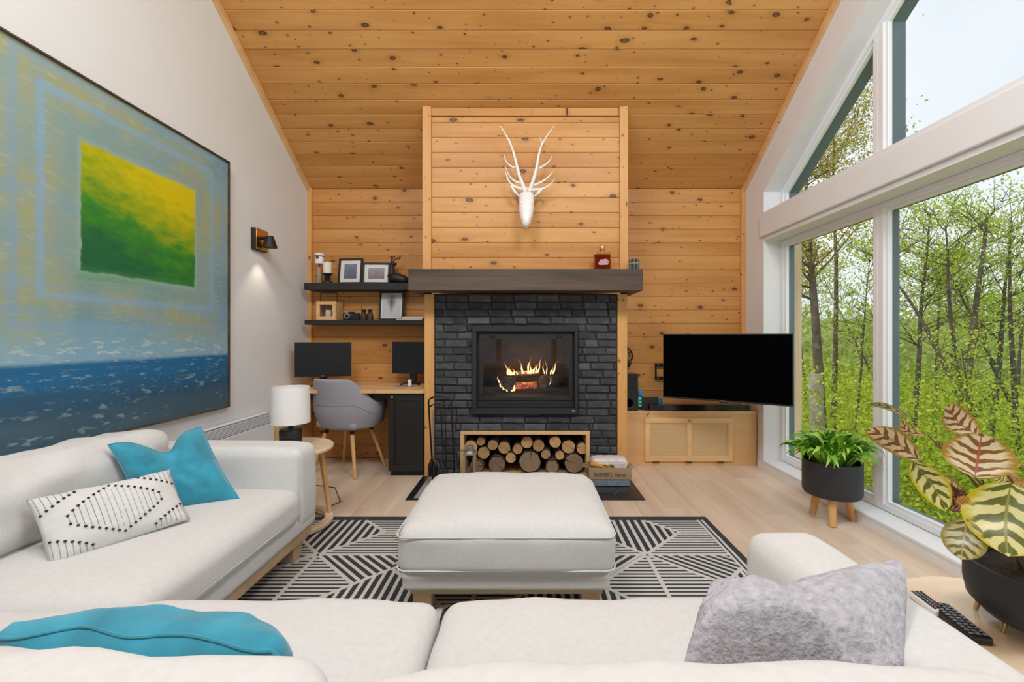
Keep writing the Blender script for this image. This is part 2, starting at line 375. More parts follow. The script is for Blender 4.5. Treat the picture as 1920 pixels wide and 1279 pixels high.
# floor: sub-floor slab and oak boards
b = B(); b.box(XL-.2, XR+.2, YR-.2, YB+.2, -.12, -.0145)
floor = tag(obj('floor', b, 'mortar'), 'pale oak plank floor of the living room', kind='structure')
bw = (XR-XL)/22; k = 0; x = XL+bw/2
while x < XR-.02:
    y = YR-random.uniform(0, 1.2); k += 1
    while y < YB:
        L = random.choice((1.2, 1.5, 1.8)); y0, y1 = max(y, YR), min(y+L, YB)
        w_ = min(bw, 2*(XR-x)+.0)
        if y1-y0 > .05: plank('floor_board', y1-y0-.0012, bw-.0012, .014, frame_mtx((min(x, XR-bw/2+.02), (y0+y1)/2, 0), (0, 1, 0), (-1, 0, 0), (0, 0, 1)), 'oak_floor', floor, .0016)
        y += L
    x += bw
# ceiling
b = B()
o1 = .02; b.prism([(XL-.2, YB+.25, EAVE-.25*SL+.024), (XL-.2, RIDGE_Y, RIDGE_Z+.024), (XL-.2, YR-.2, ceil_z(YR-.2)+.024), (XL-.2, YR-.2, ceil_z(YR-.2)+.2), (XL-.2, RIDGE_Y, RIDGE_Z+.2), (XL-.2, YB+.25, EAVE-.25*SL+.2)], (XR-XL+.4, 0, 0))
ceiling = tag(obj('ceiling', b, 'pine'), 'steep knotty pine plank ceiling', kind='structure')
n_ = Vector((0, -SL, -1)).normalized(); s_ = Vector((0, -1, SL)).normalized()
Ls = (YB-RIDGE_Y)*math.sqrt(1+SL*SL); cw = .126; i = 0
while (i+1)*cw < Ls+.02:
    a = Vector((0, YB, EAVE))+s_*((i+.5)*cw)
    plank('ceiling_board', XR-XL, cw-.001, .017, frame_mtx(a, (1, 0, 0), s_, n_), 'pine', ceiling); i += 1
n2 = Vector((0, SL, -1)).normalized(); s2 = Vector((0, -1, -SL)).normalized()
L2 = (RIDGE_Y-YR)*math.sqrt(1+SL*SL); i = 0
while (i+1)*cw < L2+.02:
    a = Vector((0, RIDGE_Y, RIDGE_Z))+s2*((i+.5)*cw)
    plank('ceiling_board', XR-XL, cw-.001, .017, frame_mtx(a, (1, 0, 0), s2, n2), 'pine', ceiling); i += 1
# back wall of pine boards
b = B(); b.box(XL-.2, XR+.2, YB+.018, YB+.2, -.1, EAVE+.0)
wall_back = tag(obj('wall_back', b, 'pine'), 'knotty pine board wall behind the fireplace', kind='structure')
ww = .1335
for i in range(20):
    plank('wall_board', XR-XL, ww-.001, .017, frame_mtx((0, YB, (i+.5)*ww), (1, 0, 0), (0, 0, 1), (0, -1, 0)), 'pine', wall_back)
# left wall (white gable), rear wall
b = B(); b.prism([(XL-.2, YB+.2, -.1), (XL-.2, YB+.2, EAVE), (XL-.2, RIDGE_Y, RIDGE_Z+.1), (XL-.2, YR-.2, ceil_z(YR)+.05), (XL-.2, YR-.2, -.1)], (.2, 0, 0))
tag(obj('wall_left', b, 'white_wall'), 'white plaster gable wall with the abstract painting', kind='structure')
b = B(); zr = ceil_z(YR)+.1
b.box(XL-.2, -1.8, YR-.2, YR, -.1, zr).box(1.8, XR+.2, YR-.2, YR, -.1, zr).box(-1.8, 1.8, YR-.2, YR, 2.2, zr).box(-1.8, 1.8, YR-.2, YR, -.1, .3)
tag(obj('wall_rear', b, 'white_wall'), 'white wall behind the camera with a wide window', kind='structure')
# right wall with the glazed gable
XO = XR+.2
def yz(pts): return [(XR, y, z) for y, z in pts]
SILL, HEAD, BAND, FARJ, NEARJ = .08, 2.074, 2.336, 4.01, -1.01
def zw(y): return 2.527+SL*(4-y) if y >= RIDGE_Y else 2.527+SL*(4-(2*RIDGE_Y-y))
b = B()
for p in ([(FARJ, -.1), (YB+.2, -.1), (YB+.2, EAVE-.2*SL), (FARJ, ceil_z(FARJ)+.1)],
          [(NEARJ, -.1), (FARJ, -.1), (FARJ, SILL-.02), (NEARJ, SILL-.02)],
          [(NEARJ, HEAD), (FARJ, HEAD), (FARJ, BAND), (NEARJ, BAND)],
          [(FARJ, zw(FARJ)), (FARJ, ceil_z(FARJ)+.1), (RIDGE_Y, RIDGE_Z+.1), (RIDGE_Y, zw(RIDGE_Y))],
          [(NEARJ, zw(NEARJ)), (NEARJ, ceil_z(NEARJ)+.1), (RIDGE_Y, RIDGE_Z+.1), (RIDGE_Y, zw(RIDGE_Y))],
          [(NEARJ, -.1), (YR-.2, -.1), (YR-.2, ceil_z(YR)+.1), (NEARJ, ceil_z(NEARJ)+.1)]):
    b.prism(yz(p), (.2, 0, 0))
wall_right = tag(obj('wall_right', b, 'white_wall'), 'white plaster gable wall holding the big windows', kind='structure')
b = B(); b.box(XR-.02, XR, NEARJ, 4.05, HEAD+.035, BAND-.03)
tag(obj('trim_1', b, 'white_wall', bev=.012, seg=3), 'white plastered beam between lower and upper windows', kind='structure')
b = B(); b.box(XR-.012, XR, NEARJ, 4.1, 0, SILL-.018)
tag(obj('baseboard_right', b, 'white_frame'), 'white skirting under the tall windows', kind='structure')
b = B(); b.box(XR-.016, XR+.15, NEARJ, FARJ, SILL-.018, SILL)
tag(obj('trim_2', b, 'white_frame', bev=.003), 'low white window sill running along the glazed wall', kind='structure')
def inset(poly, w):
    n = len(poly); out = []
    for i in range(n):
        a, c, e = Vector(poly[i-1]), Vector(poly[i]), Vector(poly[(i+1) % n])
        d1 = (c-a).normalized(); d2 = (e-c).normalized()
        n1 = Vector((-d1.y, d1.x)); n2_ = Vector((-d2.y, d2.x))
        den = d1.x*d2.y-d1.y*d2.x
        p, q = c+n1*w, c+n2_*w
        tt = ((q-p).x*d2.y-(q-p).y*d2.x)/den
        out.append(tuple(p+d1*tt))
    return out
def ring(b, po, pi, x0, x1):
    n = len(po); vs_ = [[b.v((x, y, z)) for y, z in pl] for x in (x0, x1) for pl in (po, pi)]
    for i in range(n):
        j = (i+1) % n
        b.face([vs_[0][i], vs_[0][j], vs_[1][j], vs_[1][i]]); b.face([vs_[2][i], vs_[3][i], vs_[3][j], vs_[2][j]])
        b.face([vs_[0][i], vs_[2][i], vs_[2][j], vs_[0][j]]); b.face([vs_[1][i], vs_[1][j], vs_[3][j], vs_[3][i]])
M1, M2 = 2.895, 2*RIDGE_Y-2.895
wins = [([(NEARJ, SILL), (M2, SILL), (M2, HEAD), (NEARJ, HEAD)], 'lower window pane nearest the camera side of the glazed wall'),
        ([(M2, SILL), (M1, SILL), (M1, HEAD), (M2, HEAD)], 'wide lower picture window behind the striped leaf plant'),
        ([(M1, SILL), (FARJ, SILL), (FARJ, HEAD), (M1, HEAD)], 'narrow tall lower window beside the television'),
        ([(M1, BAND), (FARJ, BAND), (FARJ, zw(FARJ)), (M1, zw(M1))], 'small triangular upper window under the roof slope'),
        ([(M2, BAND), (M1, BAND), (M1, zw(M1)), (RIDGE_Y, zw(RIDGE_Y)), (M2, zw(M2))], 'large upper gable window full of white sky'),
        ([(NEARJ, BAND), (M2, BAND), (M2, zw(M2)), (NEARJ, zw(NEARJ))], 'upper sloped window on the camera side')]
for i, (pl, lab) in enumerate(wins):
    w = thing('window_%d' % (i+1), lab, None, (XR+.2, sum(p[0] for p in pl)/len(pl), min(p[1] for p in pl)), kind='structure')
    b = B(); p1 = inset(pl, .042); ring(b, pl, p1, XR+.15, XR+.20); obj('window_frame', b, 'white_frame', w, bev=.004)
    b = B(); p2 = inset(pl, .062); ring(b, inset(pl, .03), p2, XR+.165, XR+.195); obj('sash_bead', b, 'white_frame', w, bev=.003)
    b = B(); ring(b, inset(pl, .002), inset(pl, .05), XR+.20, XR+(.29 if i >= 3 else .25)); obj('outer_cladding', b, 'clad', w)
    b = B(); b.prism([(XR+.178, y, z) for y, z in inset(pl, .055)], (.006, 0, 0)); obj('pane', b, 'glass', w)
w = thing('window_7', 'wide window in the wall behind the camera', None, (0, YR-.1, .3), kind='structure')
for x0, x1 in ((-1.8, -.6), (-.6, .6), (.6, 1.8)):
    b = B(); b.box(x0, x0+.06, YR-.14, YR-.08, .3, 2.2).box(x1-.06, x1, YR-.14, YR-.08, .3, 2.2).box(x0, x1, YR-.14, YR-.08, .3, .36).box(x0, x1, YR-.14, YR-.08, 2.14, 2.2); obj('window_frame', b, 'white_frame', w)
    b = B(); b.box(x0+.05, x1-.05, YR-.112, YR-.106, .35, 2.15); obj('pane', b, 'glass', w)
# pine corner trims
k = 3
for sx, x0 in (('left', XL), ('right', XR-.04)):
    b = B(); b.box(x0, x0+.04, YB-.03, YB, 0, EAVE); tag(obj('trim_%d' % k, b, 'pine_z', bev=.002), 'vertical pine trim in the %s corner of the board wall' % sx, kind='structure'); k += 1
    b = B(); x1 = x0 if sx == 'left' else x0+.012
    a = [(x1, YB-.005, EAVE-.055), (x1, YB-.005, EAVE+.003), (x1, RIDGE_Y, RIDGE_Z), (x1, RIDGE_Y, RIDGE_Z-.058)]
    b.prism(a, (.028, 0, 0)); tag(obj('trim_%d' % k, b, 'pine_plain', bev=.002), 'sloping pine trim where the %s wall meets the ceiling' % sx, kind='structure'); k += 1
# made-up housings for the added fill lights behind the camera
for i, (lx, ly) in enumerate(FILL_LIGHTS):
    th = thing('added_fill_panel', 'rectangular white fill-light panel added on the %s of the rear roof slope' % ('left', 'right')[i], 'lamp', (lx, ly, ceil_z(ly)))
    mt = frame_mtx((lx, ly, ceil_z(ly)), (1, 0, 0), s2, n2)
    b = B(mt); b.box(-.6, .6, -.45, -.42, .0, .07).box(-.6, .6, .42, .45, .0, .07).box(-.6, -.57, -.42, .42, .0, .07).box(.57, .6, -.42, .42, 0, .07); obj('fill_panel_frame', b, 'white_metal', th)
    b = B(mt); b.box(-.57, .57, -.42, .42, .0, .045); obj('fill_panel_face', b, 'white_metal', th)
# ------------------------------------------------------------------ fireplace
FX0, FX1 = -.872, .863
YU, YL = 3.68, 3.77                       # front planes above and below the mantel
fp = thing('fireplace', 'tall pine-clad fireplace with a black brick surround', 'fireplace', (0, 4.0, 0))
bx0, bx1 = -.79, .78
ins = (-.46, .437, .545, 1.296); nic = (-.565, .542, .0, .394)
b = B(); y0, y1 = YL+.022, YB-.001
b.box(bx0, nic[0], y0, y1, .001, nic[3]).box(nic[1], bx1, y0, y1, .001, nic[3]).box(nic[0], nic[1], 4.2, y1, .001, nic[3])
b.box(bx0, bx1, y0, y1, nic[3], ins[2]+.03)
b.box(bx0, ins[0]+.03, y0, y1, ins[2]+.03, ins[3]-.03).box(ins[1]-.03, bx1, y0, y1, ins[2]+.03, ins[3]-.03).box(ins[0]+.03, ins[1]-.03, 4.30, y1, ins[2]+.03, ins[3]-.03)
b.box(bx0, bx1, y0, y1, ins[3]-.03, 1.569)
obj('mortar_core', b, 'mortar', fp)
# bricks
rows = 24; rh = 1.569/rows; random.seed(11)
def sub(rc, h):
    x0, x1, z0, z1 = rc; a0, a1, c0, c1 = h
    if x1 <= a0 or x0 >= a1 or z1 <= c0 or z0 >= c1: return [rc]
    out = []
    if x0 < a0: out.append((x0, a0, z0, z1))
    if x1 > a1: out.append((a1, x1, z0, z1))
    m0, m1 = max(x0, a0), min(x1, a1)
    if z0 < c0: out.append((m0, m1, z0, c0))
    if z1 > c1: out.append((m0, m1, c1, z1))
    return out
for r_ in range(rows):
    x = bx0-(r_ % 2)*.098-random.uniform(0, .03)
    while x < bx1:
        L = random.choice((.2, .2, .2, .2, .115, .19)); rc = [(max(x, bx0), min(x+L, bx1), r_*rh, (r_+1)*rh)]; x += L
        for h in (ins, nic): rc = [q for w_ in rc for q in sub(w_, h)]
        for x0, x1, z0, z1 in rc:
            if x1-x0 < .022 or z1-z0 < .014: continue
            g = .0038; b = B(); cx, cz = (x0+x1)/2, (z0+z1)/2
            X0, X1, Z0, Z1 = x0+g-cx, x1-g-cx, z0+g-cz, z1-g-cz; yf = YL+.004+random.uniform(-.005, .006); c_ = .008
            j = lambda s=.0035: random.uniform(-s, s)
            back = [b.v((x, YL+.03, z)) for x, z in ((X0, Z0), (X1, Z0), (X1, Z1), (X0, Z1))]
            mid = [b.v((x+j(), yf+c_, z+j())) for x, z in ((X0, Z0), (X1, Z0), (X1, Z1), (X0, Z1))]
            fr = [b.v((x+j(), yf+j(.0015), z+j())) for x, z in ((X0+c_, Z0+c_), (X1-c_, Z0+c_), (X1-c_, Z1-c_), (X0+c_, Z1-c_))]
            for a_, c2 in ((back, mid), (mid, fr)):
                for q in range(4): b.face([a_[q], a_[(q+1) % 4], c2[(q+1) % 4], c2[q]])
            b.face(fr); o = obj('brick', b, 'brick', fp); o.location = (cx, 0, cz)
# lower posts, upper posts, upper panel
for x0, x1 in ((FX0, bx0), (bx1, FX1)):
    b = B(); b.box(x0, x1, YL, YB-.001, .001, 1.569); obj('lower_post', b, 'pine_z', fp, bev=.002)
ux0, ux1, ux2, ux3 = -.869, -.797, .780, .851
def ctop(y): return ceil_z(y)-.001
for x0, x1 in ((ux0, ux1), (ux2, ux3)):
    b = B(); b.prism([(x0, YU, 1.742), (x0, YB-.001, 1.742), (x0, YB-.001, ctop(YB)), (x0, YU, ctop(YU))], (x1-x0, 0, 0)); obj('upper_post', b, 'pine_z', fp, bev=.002)
b = B(); b.prism([(ux1, YU+.04, 1.742), (ux1, YB-.001, 1.742), (ux1, YB-.001, ctop(YB)), (ux1, YU+.04, ctop(YU+.04))], (ux2-ux1, 0, 0)); obj('panel_core', b, 'pine', fp)
b = B(); b.box(ux1, ux2, YU+.006, YU+.035, ctop(YU)-.075, ctop(YU)-.012); obj('header_board', b, 'pine', fp, bev=.002)
pw = .1262; i = 0
while 1.742+(i)*pw < ctop(YU)-.09:
    z0 = 1.742+i*pw; z1 = min(z0+pw, ctop(YU)-.076)
    o = plank('panel_board', ux2-ux1, z1-z0-.001, .017, frame_mtx(((ux1+ux2)/2, YU+.022, (z0+z1)/2), (1, 0, 0), (0, 0, 1), (0, -1, 0)), 'pine', None); T(o, fp); i += 1
# log niche lining
q = .03
for nm, r4 in (('niche_board', (nic[0], nic[1], nic[3]-q, nic[3])), ('niche_board', (nic[0], nic[0]+q, .012, nic[3]-q)), ('niche_board', (nic[1]-q, nic[1], .012, nic[3]-q)), ('niche_board', (nic[0], nic[1], .001, .012))):
    b = B(); b.box(r4[0], r4[1], YL-.004, 4.19, r4[2], r4[3]); obj(nm, b, 'pine_plain', fp, bev=.0015)
# mantel
b = B(); mx0, mx1, my, mz0, mz1 = -.94, .928, 3.5, 1.5695, 1.7415
b.prism([(mx0, my, mz0), (mx1, my, mz0), (mx1, 4.06, mz0), (FX1+.001, 4.06, mz0), (FX1+.001, YU-.002, mz0), (FX0-.001, YU-.002, mz0), (FX0-.001, 4.06, mz0), (mx0, 4.06, mz0)], (0, 0, mz1-mz0))
tag(obj('mantel_beam', b, 'dark_beam', bev=.004), 'thick dark-stained timber mantel across the brick fireplace', 'mantel')
# insert
it = thing('fireplace_insert', 'black steel wood-burning insert with a glass door', 'fireplace insert', (0, 3.8, ins[2]))
def rring(b, o4, i4, y0, y1):
    for r4 in ((o4[0], o4[1], i4[3], o4[3]), (o4[0], o4[1], o4[2], i4[2]), (o4[0], i4[0], i4[2], i4[3]), (i4[1], o4[1], i4[2], i4[3])): b.box(r4[0], r4[1], y0, y1, r4[2], r4[3])
in1 = (-.425, .410, .594, 1.248); gl = (-.372, .364, .692, 1.182)
b = B(); rring(b, ins, in1, YL-.035, YL+.02); obj('outer_frame', b, 'cast_iron', it, bev=.002)
b = B(); dr = (-.408, .398, .655, 1.232); rring(b, dr, gl, YL+.004, YL+.03)
door = obj('door_frame', b, 'black_paint', it, bev=.003)
b = B(); b.box(in1[0], in1[1], YL+.006, YL+.028, in1[2], .65); obj('ash_lip', b, 'black_paint', it, bev=.003)
b = B(); b.box(gl[0], gl[1], YL+.018, YL+.023, gl[2], gl[3]); obj('door_glass', b, 'fire_glass', it)
for hx in (-.29, .275):
    b = B(); b.box(hx-.025, hx+.025, YL-.006, YL+.004, 1.196, 1.212); obj('door_latch', b, 'black_metal', it, bev=.003)
b = B(); b.ball((.40, YL-.036, .572), .011, 1.5, .4, .6); obj('badge', b, 'brass', it)
b = B(); q0, q1, q2, q3, yb_ = in1[0], in1[1], in1[2], in1[3], 4.29
b.box(q0, q1, yb_-.02, yb_, q2, q3).box(q0, q0+.02, YL+.031, yb_-.02, q2, q3).box(q1-.02, q1, YL+.031, yb_-.02, q2, q3).box(q0+.02, q1-.02, YL+.031, yb_-.02, q3-.02, q3).box(q0+.02, q1-.02, YL+.031, yb_-.02, q2, .692)
obj('fire_chamber', b, 'soot', it)
# burning logs and flames
def log_mesh(b, p0, p1, r, n=16, seed=0, jag=.06):
    random.seed(seed); p0, p1 = Vector(p0), Vector(p1); k = [1+random.uniform(-jag, jag) for _ in range(n)]
    ax = (p1-p0).normalized(); u = ax.orthogonal().normalized(); w = ax.cross(u); rings = []
    for tt in (0, .02, .5, .98, 1):
        rr = r*(.97 if tt in (0, 1) else 1); rings.append([b.v(p0.lerp(p1, tt)+(u*math.cos(2*math.pi*i/n)+w*math.sin(2*math.pi*i/n))*rr*k[i]) for i in range(n)])
    for a_, c2 in zip(rings, rings[1:]):
        for i in range(n): b.face([a_[i], a_[(i+1) % n], c2[(i+1) % n], c2[i]])
    return b.face(rings[0][::-1]), b.face(rings[-1])
for nm, p0, p1, r, mt, lab in (('burning_log', P(957, 720, 3.93), P(940, 716, 4.16), .058, 'charred', 'round charred log burning at its rim, left in the fire'),
                        ('burning_log', P(966, 724, 3.97), P(1006, 722, 3.99), .032, 'ember', 'short glowing red log in the middle of the fire'),
                        ('burning_log', P(955, 704, 4.05), P(1010, 700, 4.02), .030, 'charred', 'charred log lying across the top of the fire'),
                        ('burning_log', P(1018, 716, 3.96), P(1050, 716, 4.15), .058, 'charred', 'grey charred log at the right of the fire')):
    b = B(); log_mesh(b, p0, p1, r, 14, len(lab)); o = tag(obj(nm, b, mt, smooth=50), lab, 'log', 'burning logs')
m, t, bb = nodes('flame'); M['flame'] = m
for n0 in list(t.nodes): t.nodes.remove(n0)
oo = N(t, 'OutputMaterial'); em = N(t, 'Emission'); tr = N(t, 'BsdfTransparent'); mx = N(t, 'MixShader')
gz = N(t, 'SeparateXYZ'); t.links.new(N(t, 'TexCoord').outputs['Generated'], gz.inputs[0])
t.links.new(ramp(t, gz.outputs[2], [(0, (1, .55, .22)), (.35, (1, .72, .38)), (.65, (1, .42, .1)), (1, (.9, .15, .02))]), em.inputs[0])
em.inputs[1].default_value = 2.6
t.links.new(ramp(t, gz.outputs[2], [(0, (.9, .9, .9)), (.55, (.8, .8, .8)), (1, (.15, .15, .15))]), mx.inputs[0])
t.links.new(tr.outputs[0], mx.inputs[1]); t.links.new(em.outputs[0], mx.inputs[2]); t.links.new(mx.outputs[0], oo.inputs[0])
M['flame'].cycles.emission_sampling = 'NONE'; M['ember'].cycles.emission_sampling = 'NONE'
fire = thing('fire', 'orange flames flickering behind the stove glass', 'fire', P(985, 735, 4.0))
random.seed(2)
for bx, by, tx, ty, w in ((953, 703, 948, 679, 4.5), (958, 703, 955, 686, 4), (964, 703, 962, 690, 4), (970, 702, 968, 694, 3), (983, 701, 971, 673, 2.6), (979, 701, 978, 684, 2.5), (990, 701, 993, 669, 4), (994, 701, 996, 681, 5), (1000, 700, 1003, 684, 4.5), (1004, 700, 1010, 678, 3), (1008, 699, 1017, 668, 2.4), (1021, 701, 1017, 679, 2), (1025, 702, 1024, 673, 1.8), (1032, 702, 1037, 686, 3), (1036, 701, 1046, 675, 2.6), (963, 733, 966, 704, 4.5), (960, 734, 960, 716, 4), (936, 718, 933, 703, 2.2), (939, 726, 934, 712, 2.4), (945, 731, 937, 721, 2.4), (952, 734, 944, 728, 2.2), (1029, 722, 1036, 704, 1.6)):
    a, c = P(bx, by, 3.95+random.uniform(-.02, .03)), P(tx, ty, 3.97); b = B(); pts = []; rr = []; ph = random.uniform(0, 6)
    for i in range(13):
        s = i/12; pts.append(a.lerp(c, s)+Vector((math.sin(s*6.5+ph)*.012*s, math.cos(s*5+ph)*.006*s, 0))); rr.append(max(.0006, w*.0046*(.55+.45*math.sin(math.pi*min(1, .2+s*1.1)))*(1-s)**.8*(1+.25*math.sin(s*11+ph))))
    b.tube(pts, rr, 8, flat=.6); obj('flame', b, 'flame', fire, smooth=True)
fl = bpy.data.lights.new('fire_glow', 'POINT'); fl.energy = 4; fl.color = (1, .45, .15); fl.shadow_soft_size = .06
fo = bpy.data.objects.new('fire_glow', fl); C.objects.link(fo); fo.location = P(990, 690, 4.0)
# hearth
HY0, HY1, HX0, HX1 = 3.22, YL-.006, -.885, .87
h = thing('hearth', 'black hexagon-tiled hearth pad set on the oak floor', 'hearth', (0, 3.5, 0))
b = B(); b.box(HX0, HX1, HY0, HY1, .0005, .006); obj('grout_bed', b, 'grout', h)
b = B(); bw_ = .05
b.box(HX0, HX1, HY0, HY0+bw_*.55, .006, .012).box(HX0, HX0+bw_, HY0+bw_*.55, HY1, .006, .012).box(HX1-bw_, HX1, HY0+bw_*.55, HY1, .006, .012); obj('hearth_border', b, 'tile_black', h, bev=.001)
s = .125; reg = [(HX0+bw_+.003, HY0+bw_*.55+.003), (HX1-bw_-.003, HY0+bw_*.55+.003), (HX1-bw_-.003, HY1-.001), (HX0+bw_+.003, HY1-.001)]
for i in range(-6, 8):
    for j in range(-1, 6):
        cx, cy = .60+i*1.5*s, 3.337+(j+.5*(i % 2))*math.sqrt(3)*s-.108
        hx = [(cx+(s-.0034)*math.cos(R(60*k)), cy+(s-.0034)*math.sin(R(60*k))) for k in range(6)]
        pl = clip_convex(hx, reg)
        if pl:
            b = B(); b.prism([(x, y, .006) for x, y in pl], (0, 0, .0035)); obj('hearth_tile', b, 'tile_black', h)
# firewood in the niche
LG = [(240, 285, 97), (380, 205, 64), (420, 365, 90), (545, 258, 76), (705, 295, 92), (890, 315, 72), (795, 435, 76), (1020, 220, 88), (1180, 265, 86), (1280, 385, 70), (1410, 215, 86), (1475, 400, 66), (1595, 280, 100), (1785, 305, 84)]
BG = [(320, 560, 108), (605, 540, 140), (1060, 530, 178), (1370, 560, 108), (1670, 545, 160)]
words = ['far left of the niche, behind the lantern', 'small, high on the left', 'second from the left, low', 'with a bark stub, left of centre', 'large and cracked, left of centre', 'in the centre left', 'small, low in the centre left', 'highest, just left of the middle', 'pale and cracked, in the middle', 'small, right of the middle', 'high, right of the middle', 'smallest, low on the right', 'largest pale one, on the right', 'far right with a long crack']
wb = ['bottom left behind the lantern', 'bottom, second from left with thick bark', 'bottom centre, widest and split', 'bottom, grey, right of centre', 'bottom right with a bark rim']
for lst, wd, big in ((LG, words, 0), (BG, wb, 1)):
    for i, (cx, cy, r) in enumerate(lst):
        d = 3.80+(i*37 % 5)*.008; c = P(850+cx*.1354, 800+cy*.1354, d); rr = r*.1354*d/F*(.90 if big else .955)
        if big and c.z-rr < .013: c.z = .013+rr
        random.seed(i*7+big)
        th = thing('firewood_log', ('weathered split log, ' if big else 'round cut log end, ')+wd[i], 'log', (c.x, c.y, c.z-rr), group='firewood in the niche')
        b = B(); n = 18; kk = [1+random.uniform(-.05, .03) for _ in range(n)]
        L = .32; dx = random.uniform(-.02, .02)
        f0 = [b.v((c.x+rr*kk[q]*math.cos(2*math.pi*q/n), c.y+.004, c.z+rr*kk[q]*math.sin(2*math.pi*q/n))) for q in range(n)]
        f1 = [b.v((c.x+dx+rr*kk[q]*math.cos(2*math.pi*q/n), c.y+L, c.z+rr*kk[q]*math.sin(2*math.pi*q/n))) for q in range(n)]
        for q in range(n): b.face([f0[q], f0[(q+1) % n], f1[(q+1) % n], f1[q]])
        b.face(f1); obj('bark', b, 'bark', th, smooth=40)
        b = B(); k2 = .9 if big else .97
        g0 = [b.v((rr*kk[q]*k2*math.cos(2*math.pi*q/n), 0, rr*kk[q]*k2*math.sin(2*math.pi*q/n))) for q in range(n)]
        g1 = [b.v((rr*kk[q]*k2*math.cos(2*math.pi*q/n), .02, rr*kk[q]*k2*math.sin(2*math.pi*q/n))) for q in range(n)]
        for q in range(n): b.face([g0[q], g0[(q+1) % n], g1[(q+1) % n], g1[q]])
        b.face(g0); b.face(g1[::-1]); o = obj('cut_end', b, 'end_grey' if big else 'end', th); o.location = c
        if not (big and i == 3):
            an = random.uniform(0, 6.28); b = B(); dv = Vector((math.cos(an), 0, math.sin(an))); pv = Vector((-dv.z, 0, dv.x))
            p0 = c+dv*rr*.1+Vector((0, -.0008, 0)); p1 = c+dv*rr*.93+Vector((0, -.0008, 0))
            b.prism([p0, p1+pv*rr*.05, p1-pv*rr*.05], (0, -.0006, 0)); obj('crack', b, 'black_shelf', th)
# ------------------------------------------------------------------ rug
RX0, RX1, RY0, RY1 = -1.68, 1.188, .95, 2.928
rug = thing('area_rug', 'charcoal and ivory rug with striped geometric pattern under the ottoman', 'rug', ((RX0+RX1)/2, (RY0+RY1)/2, 0))
b = B(); b.box(RX0, RX1, RY0, RY1, .0006, .006); obj('rug_pile', b, 'rug_dark', rug)
b = B(); zt = .0078
def rugpoly(pl, up=0):
    if len(pl) >= 3: b.prism([(x, y, .0055) for x, y in pl], (0, 0, zt-.0055+up))
def line(p, q, w=.016, reg=None):
    p, q = Vector(p), Vector(q); n = (q-p).normalized(); n = Vector((-n.y, n.x))*w/2
    pl = [tuple(p-n), tuple(q-n), tuple(q+n), tuple(p+n)]
    if reg: pl = clip_convex(pl, reg)
    line.k = (getattr(line, 'k', 0)+1) % 7; rugpoly(pl, .0005+.0001*line.k)
def ccw(pl):
    a = sum(pl[i][0]*pl[(i+1) % len(pl)][1]-pl[(i+1) % len(pl)][0]*pl[i][1] for i in range(len(pl)))
    return pl if a > 0 else pl[::-1]
def stripes(reg, dirv, period, duty=.45, off=0):
    reg = ccw(reg); d = Vector(dirv).normalized(); n = Vector((-d.y, d.x))
    ks = [Vector(p).dot(n) for p in reg]; k = math.floor(min(ks)/period)
    while k*period < max(ks):
        c = n*(k*period+off); p, q = c-d*9, c+d*9; w = n*period*duty/2
        rugpoly(clip_convex([tuple(p-w), tuple(q-w), tuple(q+w), tuple(p+w)], reg)); k += 1
h_ = .45
for ci in range(3):
    for cj in range(2):
        ox, oy = .657-.9*ci, 2.415-.9*cj
        cell = [(ox-h_, oy-h_), (ox+h_, oy-h_), (ox+h_, oy+h_), (ox-h_, oy+h_)]
        def tp(pts, s): return [(ox+s*x, oy+y) for x, y in pts]
        stripes(tp([(0, 0), (.28, .28), (.1, .45), (-.1, .45), (-.28, .28)], 1), (0, 1), .047, .42)
        stripes(tp([(0, 0), (.305, -.29), (.145, -.45), (-.145, -.45), (-.305, -.29)], 1), (1, 0), .031, .5)
        for s in (1, -1):
            stripes(tp([(0, 0), (.45, 0), (.45, .11), (.28, .28)], s), (1, 0), .031, .5); stripes(tp([(.28, .28), (.45, .11), (.45, .45), (.1, .45)], s), (1, 0), .031, .5)
            stripes(tp([(0, 0), (.45, 0), (.45, -.14), (.305, -.29)], s), (s*.305, -.29), .040, .42)
            stripes(tp([(.45, -.14), (.45, -.45), (.145, -.45)], s), (0, 1), .042, .42)
            for p, q in (((0, 0), (.28, .28)), ((.28, .28), (.1, .45)), ((0, 0), (.45, 0)), ((0, 0), (.305, -.29)), ((.45, -.145), (.145, -.45))):
                line((ox+s*p[0], oy+p[1]), (ox+s*q[0], oy+q[1]), .02, cell)
        line((ox, oy), (ox, oy-.45), .02)
for x in (1.114, 1.142, -1.60, -1.63): line((x, RY0+.05), (x, 2.868), .015)
obj('rug_stripes', b, 'rug_light', rug, kind='stuff')
# ------------------------------------------------------------------ sectional sofa
sofa = thing('sectional_sofa', 'large cream L-shaped sectional sofa with low wooden plinth', 'sofa', (-.9, 1.0, 0))
SX0, SXF, SY0, SYF, SYA, SXA = -2.13, -1.17, .26, 1.30, 2.47, .87
def soft(name, x0, x1, y0, y1, z0, z1, parent, mat='fabric', r=.05, puff=(0, 0, 0), amp=.0, nf=4, seed=0, n=24):
    b = B(); softbox(b, x0, x1, y0, y1, z0, z1, r, puff, n, amp, nf, seed); return obj(name, b, mat, parent, smooth='all')
b = B(); b.box(SX0+.04, SXF-.02, .9, SYA-.03, .115, .168).box(SX0+.04, SXA-.03, SY0+.03, SYF-.03, .1155, .1675); obj('wood_plinth', b, 'plinth', sofa, bev=.004)
for lx, ly in ((-1.27, 2.36), (-2.05, 2.36), (-1.27, 1.5), (-2.05, .36), (-.2, 1.2), (.76, 1.2), (.76, .36), (-.6, .36)):
    b = B(); b.box(lx-.045, lx+.045, ly-.045, ly+.045, .0092, .116); obj('leg', b, 'plinth', sofa, bev=.004)
